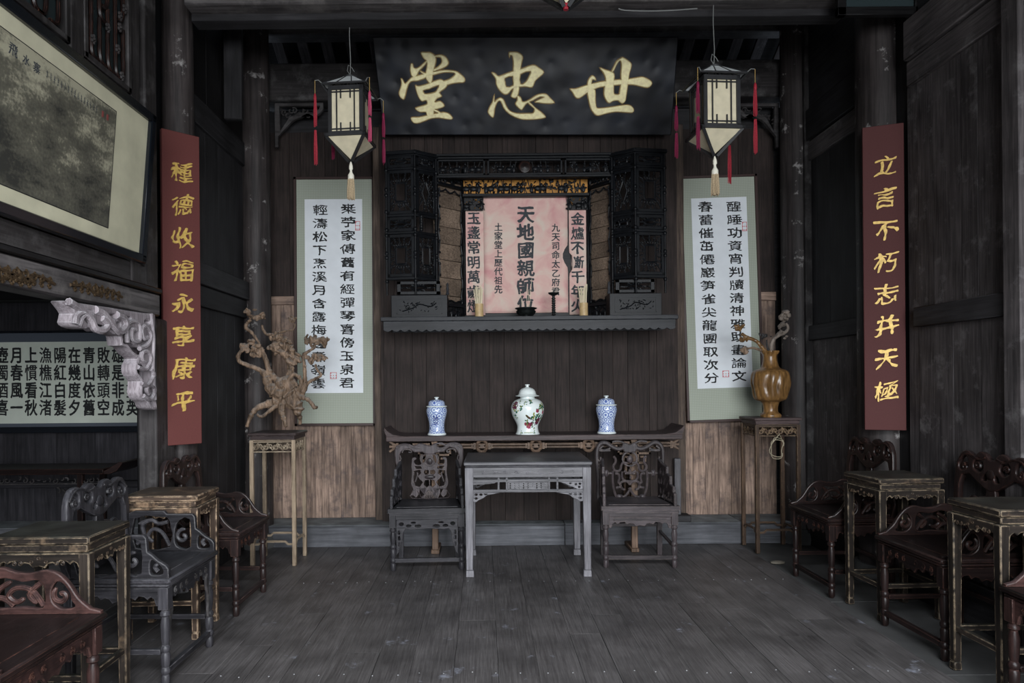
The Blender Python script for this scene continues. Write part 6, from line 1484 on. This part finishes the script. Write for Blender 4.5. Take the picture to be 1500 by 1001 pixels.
colz = ['花淘盡英', '雄是非成', '敗轉頭空', '青山依舊', '在幾度夕', '陽紅白髮', '漁樵江渚', '上慣看秋', '月春風一', '壺濁酒喜', '相逢古今', '多少事都']
for ci, col in enumerate(colz):
    px = 194.5 - ci * 21.2
    for ri, ch in enumerate(col):
        X, Z_ = at(px, 520.5 + ri * 25.6, D)
        character(ch, .145, e, M['ink'], (X - cpx, -.0055, Z_ - cpy), sx=.80, sy=1.06, wh=.026, wv=.026, warp=.015, jit=.012, seed=ci)
# ============================================================ landscape picture on the left wall
zt_, zb_ = 3.015, 2.145; xt, xb2 = -1.935, -2.005
yF = 4.02; yN = 1.55; wd = yF - yN; hh = math.hypot(zt_ - zb_, xt - xb2); tilt = math.atan2(xt - xb2, zt_ - zb_)
Mp = T(xb2, (yF + yN) / 2, zb_) @ RZ(PI / 2) @ RX(tilt)
e = empty('landscape_picture', (0, 0, 0), 0, 'large framed ink landscape tilted forward on the left wall', 'picture', M=Mp)
mb = MB(); ft = .05
for a0, a1 in (((-wd / 2, 0), (-wd / 2 + ft, hh)), ((wd / 2 - ft, 0), (wd / 2, hh)), ((-wd / 2, 0), (wd / 2, ft)), ((-wd / 2, hh - ft), (wd / 2, hh))): mb.bb((a0[0], -.028, a0[1]), (a1[0], .02, a1[1]))
mb.build('frame', M['blackgloss'], e, bev=.006)
MB().bb((-wd / 2 + .03, -.004, .03), (wd / 2 - .03, .004, hh - .03)).build('mount', M['cream'], e)
aw_ = wd - .78; mt, mbt = .13, .125
ar = MB().bb((-aw_ / 2, -.0015, -(hh - mt - mbt) / 2), (aw_ / 2, .0, (hh - mt - mbt) / 2)).build('ink_painting', M['landscape'], e, loc=(0, -.0045, mbt + (hh - mt - mbt) / 2))
ah = (hh - mt - mbt) / 2; mb = MB()
for a0, a1 in (((-aw_ / 2 - .004, -ah - .004), (-aw_ / 2, ah + .004)), ((aw_ / 2, -ah - .004), (aw_ / 2 + .004, ah + .004)), ((-aw_ / 2, -ah - .004), (aw_ / 2, -ah)), ((-aw_ / 2, ah), (aw_ / 2, ah + .004))): mb.bb((a0[0], -.002, a0[1]), (a1[0], .0, a1[1]))
mb.build('border_line', M['ink'], ar)
# local x runs towards the back wall: x = +wd/2 is the far end
def paint(ch, y, z, s_): character(ch, s_, ar, M['inkgrey'], (y - (yF + yN) / 2, -.0025, z), t=.001, wh=.012, wv=.012, warp=.05, jit=.02, seed=ord(ch) % 7)
paint('飛', 2.84, ah - .055, .055); paint('水', 2.92, ah - .06, .045); paint('寨', 2.99, ah - .062, .05)
mb = MB(); Rp = random.Random(4)
for k in range(16):
    y = 3.06 + k * .026 - (yF + yN) / 2
    for j in range(3): mb.bb((y + Rp.uniform(-.006, .006), -.003, ah - .06 + j * .010 - .01), (y + Rp.uniform(.001, .008), -.002, ah - .057 + j * .010 - .01))
    mb.bb((y, -.003, ah - .075), (y + .002, -.002, ah - .04))
mb.build('small_inscription', M['inkgrey'], ar)
for y in (3.50, 3.545): MB().bb((y - (yF + yN) / 2, -.003, ah - .075), (y + .016 - (yF + yN) / 2, -.002, ah - .045)).build('seal', M['sealdull'], ar)

# ============================================================ lanterns
def tassel(name, mats, top, L_, parent, cordl=.09, two=False, seed=0):
    """silk tassel hung from `top` (local), returns its part; each tassel > cord, knot, fringe"""
    x, y, z = top; Rt = random.Random(seed)
    t = MB(); z1_ = z - cordl; t.lathe([(.004, z1_ + .012), (.009, z1_), (.011, z1_ - .02), (.009, z1_ - .035)], 10, (x, y, 0)); o = t.build(name, M[mats], parent)
    MB().tube([(x, y, z), (x, y, z1_)], .0022, 5).build('cord', M['cord'], o)
    mb = MB(); zf = z1_ - .03; segs = [(zf, zf - L_)] if not two else [(zf, zf - L_ * .42), (zf - L_ * .46, zf - L_)]
    for a_, b_ in segs:
        for k in range(11):
            an = k * 2.4; r_ = .0095 * math.sqrt((k + .5) / 11)
            mb.tube([(x + r_ * .7 * math.cos(an), y + r_ * .7 * math.sin(an), a_), (x + r_ * 1.2 * math.cos(an), y + r_ * 1.2 * math.sin(an), (a_ + b_) / 2), (x + r_ * 1.25 * math.cos(an) + Rt.uniform(-.002, .002), y + r_ * 1.2 * math.sin(an), b_ + Rt.uniform(0, .02))], [.0035, .0036, .002], 5)
    tag(mb.build('fringe', M[mats], o), kind='stuff')
def lantern(label, x, y, z, rz, sc_, cols, ceil, tass=True, lens=None):
    """z = height of the tip of the lower pyramid"""
    e = empty('palace_lantern', (x, y, z), rz, label, 'lantern', 'square wood and paper lanterns'); s = .118 * sc_; hb_ = .33 * sc_; hp = .15 * sc_; hr = .10 * sc_
    z0 = hp; z1_ = z0 + hb_
    for a in range(4):
        Mr = RZ(a * PI / 2)
        g = MB(); g.bb((-s + .006, -s + .010, z0 + .01), (s - .006, -s + .012, z1_ - .01), Mr); pp = g.build('paper_panel', M['shade'], e)
        g = MB(); t = .008
        g.bb((-s, -s - .004, z0), (-s + .022, -s + .018, z1_), Mr); g.bb((-s, -s - .002, z1_ - .028), (s, -s + .012, z1_), Mr); g.bb((-s, -s - .002, z0), (s, -s + .012, z0 + .022), Mr); g.bb((s - .022, -s - .002, z0), (s, -s + .012, z1_), Mr)
        for u in (-.52, .52): g.bb((u * s - t / 2, -s - .001, z0), (u * s + t / 2, -s + .007, z1_), Mr)
        for v in (.10, .86): g.bb((-s, -s - .001, z0 + hb_ * v), (s, -s + .007, z0 + hb_ * v + t), Mr)
        for u in (-.28, .28):
            g.bb((u * s - t / 2, -s - .001, z0), (u * s + t / 2, -s + .007, z0 + hb_ * .24), Mr); g.bb((u * s - t / 2, -s - .001, z0 + hb_ * .74), (u * s + t / 2, -s + .007, z1_), Mr)
        g.build('lattice', M['lframe'], e)
        # lower pyramid
        k = 1.12; g = MB(); g.add([(-s * k * .93, -s * k, z0 - .012), (s * k * .93, -s * k, z0 - .012), (0, -.006, .015)], [(0, 1, 2)], Mr); q_ = g.build('pyramid_paper', M['shade'], e)
        g = MB(); g.tube([(s * k, -s * k, z0 - .008), (.012, -.012, 0)], .0125, 4, M=Mr); g.bb((-s * k - .01, -s * k - .010, z0 - .016), (s * k + .01, -s * k + .010, z0 + .004), Mr); g.build('pyramid_rib', M['lframe'], e)
        # roof
        k = 1.28; g = MB(); g.add([(-s * k, -s * k, z1_ + .004), (s * k, -s * k, z1_ + .004), (.03, -.03, z1_ + hr), (-.03, -.03, z1_ + hr)], [(0, 1, 2, 3)], Mr); g.build('roof_paper', M['roofpaper'], e)
        g = MB(); g.tube([(s * k, -s * k, z1_ + .006), (.02, -.02, z1_ + hr)], .007, 4, M=Mr); g.bb((-s * k, -s * k - .006, z1_ - .004), (s * k, -s * k + .006, z1_ + .008), Mr)
        for u in (-.35, .35): g.tube([(u * s * k, -s * k, z1_ + .006), (u * .05, -.03, z1_ + hr + .001)], .004, 4, M=Mr)
        g.build('roof_rib', M['lframe'], e)
        c_ = Mr @ Vector((s * k, -s * k, z1_ + .006)); d_ = Mr @ Vector((s * k + .035, -s * k - .035, z1_ + .010))
        MB().tube([c_, (c_ + d_) / 2 + Vector((0, 0, .012)), d_], .003, 5).build('hook', M['wire'], e)
        if tass:
            tassel('corner_tassel', cols[a], (d_.x, d_.y, d_.z), (lens or (.36, .36, .36, .36))[a], e, .10, True, a + int(x * 10))
    MB().lathe([(.045, z1_ + hr - .004), (.048, z1_ + hr + .002), (.03, z1_ + hr + .012), (.006, z1_ + hr + .016)], 16).build('cap', M['lframe'], e)
    MB().tube([(0, 0, z1_ + hr + .01), (.004, 0, z1_ + hr + .12), (-.003, 0, z1_ + hr + .3), (0, 0, ceil - z)], .003, 5).build('hanging_wire', M['wire'], e)
    g = MB(); g.tube([(.0, 0, z1_ + hr + .02), (-.02, 0, z1_ + hr + .05), (-.012, 0, z1_ + hr + .09), (.012, 0, z1_ + hr + .07), (.03, 0, z1_ + hr + .04)], .0025, 5); g.build('wire_loop', M['wire'], e)
    if tass:
        t = MB().lathe([(.004, 0), (.013, -.03), (.014, -.05), (.008, -.06), (.010, -.075), (.022, -.095), (.022, -.12), (.020, -.125)], 14).build('centre_tassel', M['tcream'], e)
        g = MB(); Rt = random.Random(2)
        for k in range(40):
            an = k * 2.4; r_ = .021 * math.sqrt((k + .5) / 40); g.tube([(r_ * math.cos(an), r_ * math.sin(an), -.12), (r_ * 1.25 * math.cos(an), r_ * 1.25 * math.sin(an), -.2), (r_ * 1.3 * math.cos(an), r_ * 1.3 * math.sin(an), -.265 + Rt.uniform(0, .015))], .0032, 5)
        tag(g.build('fringe', M['ttan'], t), kind='stuff')
    else:
        MB().lathe([(.012, -.012), (.014, 0), (.010, .02)], 8).build('knot', M['tred'], e)
    return e
a = at(514, 237, 4.72); lantern('square paper lantern with red tassels hanging in front of the left scroll', a[0], 4.72, a[1], -.10, 1.0, ('tpink', 'tmag', 'tmag', 'tred'), 3.93, lens=(.30, .33, .28, .44))
a = at(1047, 229, 4.55); lantern('square paper lantern with red tassels hanging in front of the right scroll', a[0], 4.55, a[1], .08, 1.02, ('tred', 'tred', 'tmag', 'tmag'), 3.93, lens=(.42, .50, .33, .40))
a = at(829, 11, 3.3); lantern('third paper lantern, only its lower tip showing at the top edge of the photo', a[0], 3.3, a[1], .05, 1.0, ('tred',) * 4, 5.2, tass=False)
# pale cord with red ends strung under the front beam
p = [at(px, py, 4.5) for px, py in ((905, 15), (915, 17.5), (950, 18.5), (985, 17.5), (1012, 15.5), (1020, 15))]
tag(MB().tube(smooth([(x, 4.48, z) for x, z in p], 3, False), .004, 5).build('white_cord', M['wire']), 'pale twisted cord with red ends under the front beam', 'cord')

for o in bpy.data.objects:
    if o.parent and o.name.split('.')[0] in ('scrollwork', 'tracery', 'fretwork', 'carving', 'relief', 'apron_carving', 'carved_figures', 'scroll', 'scroll_edge', 'gilt_specks', 'rosettes', 'fret_apron', 'lattice', 'carved_relief', 'small_inscription', 'seal', 'painted_green_leaves', 'painted_lime_leaves', 'painted_pink_flowers', 'painted_plum_flowers', 'bud', 'fret_bracket') and 'category' not in o:
        o['kind'] = 'stuff'
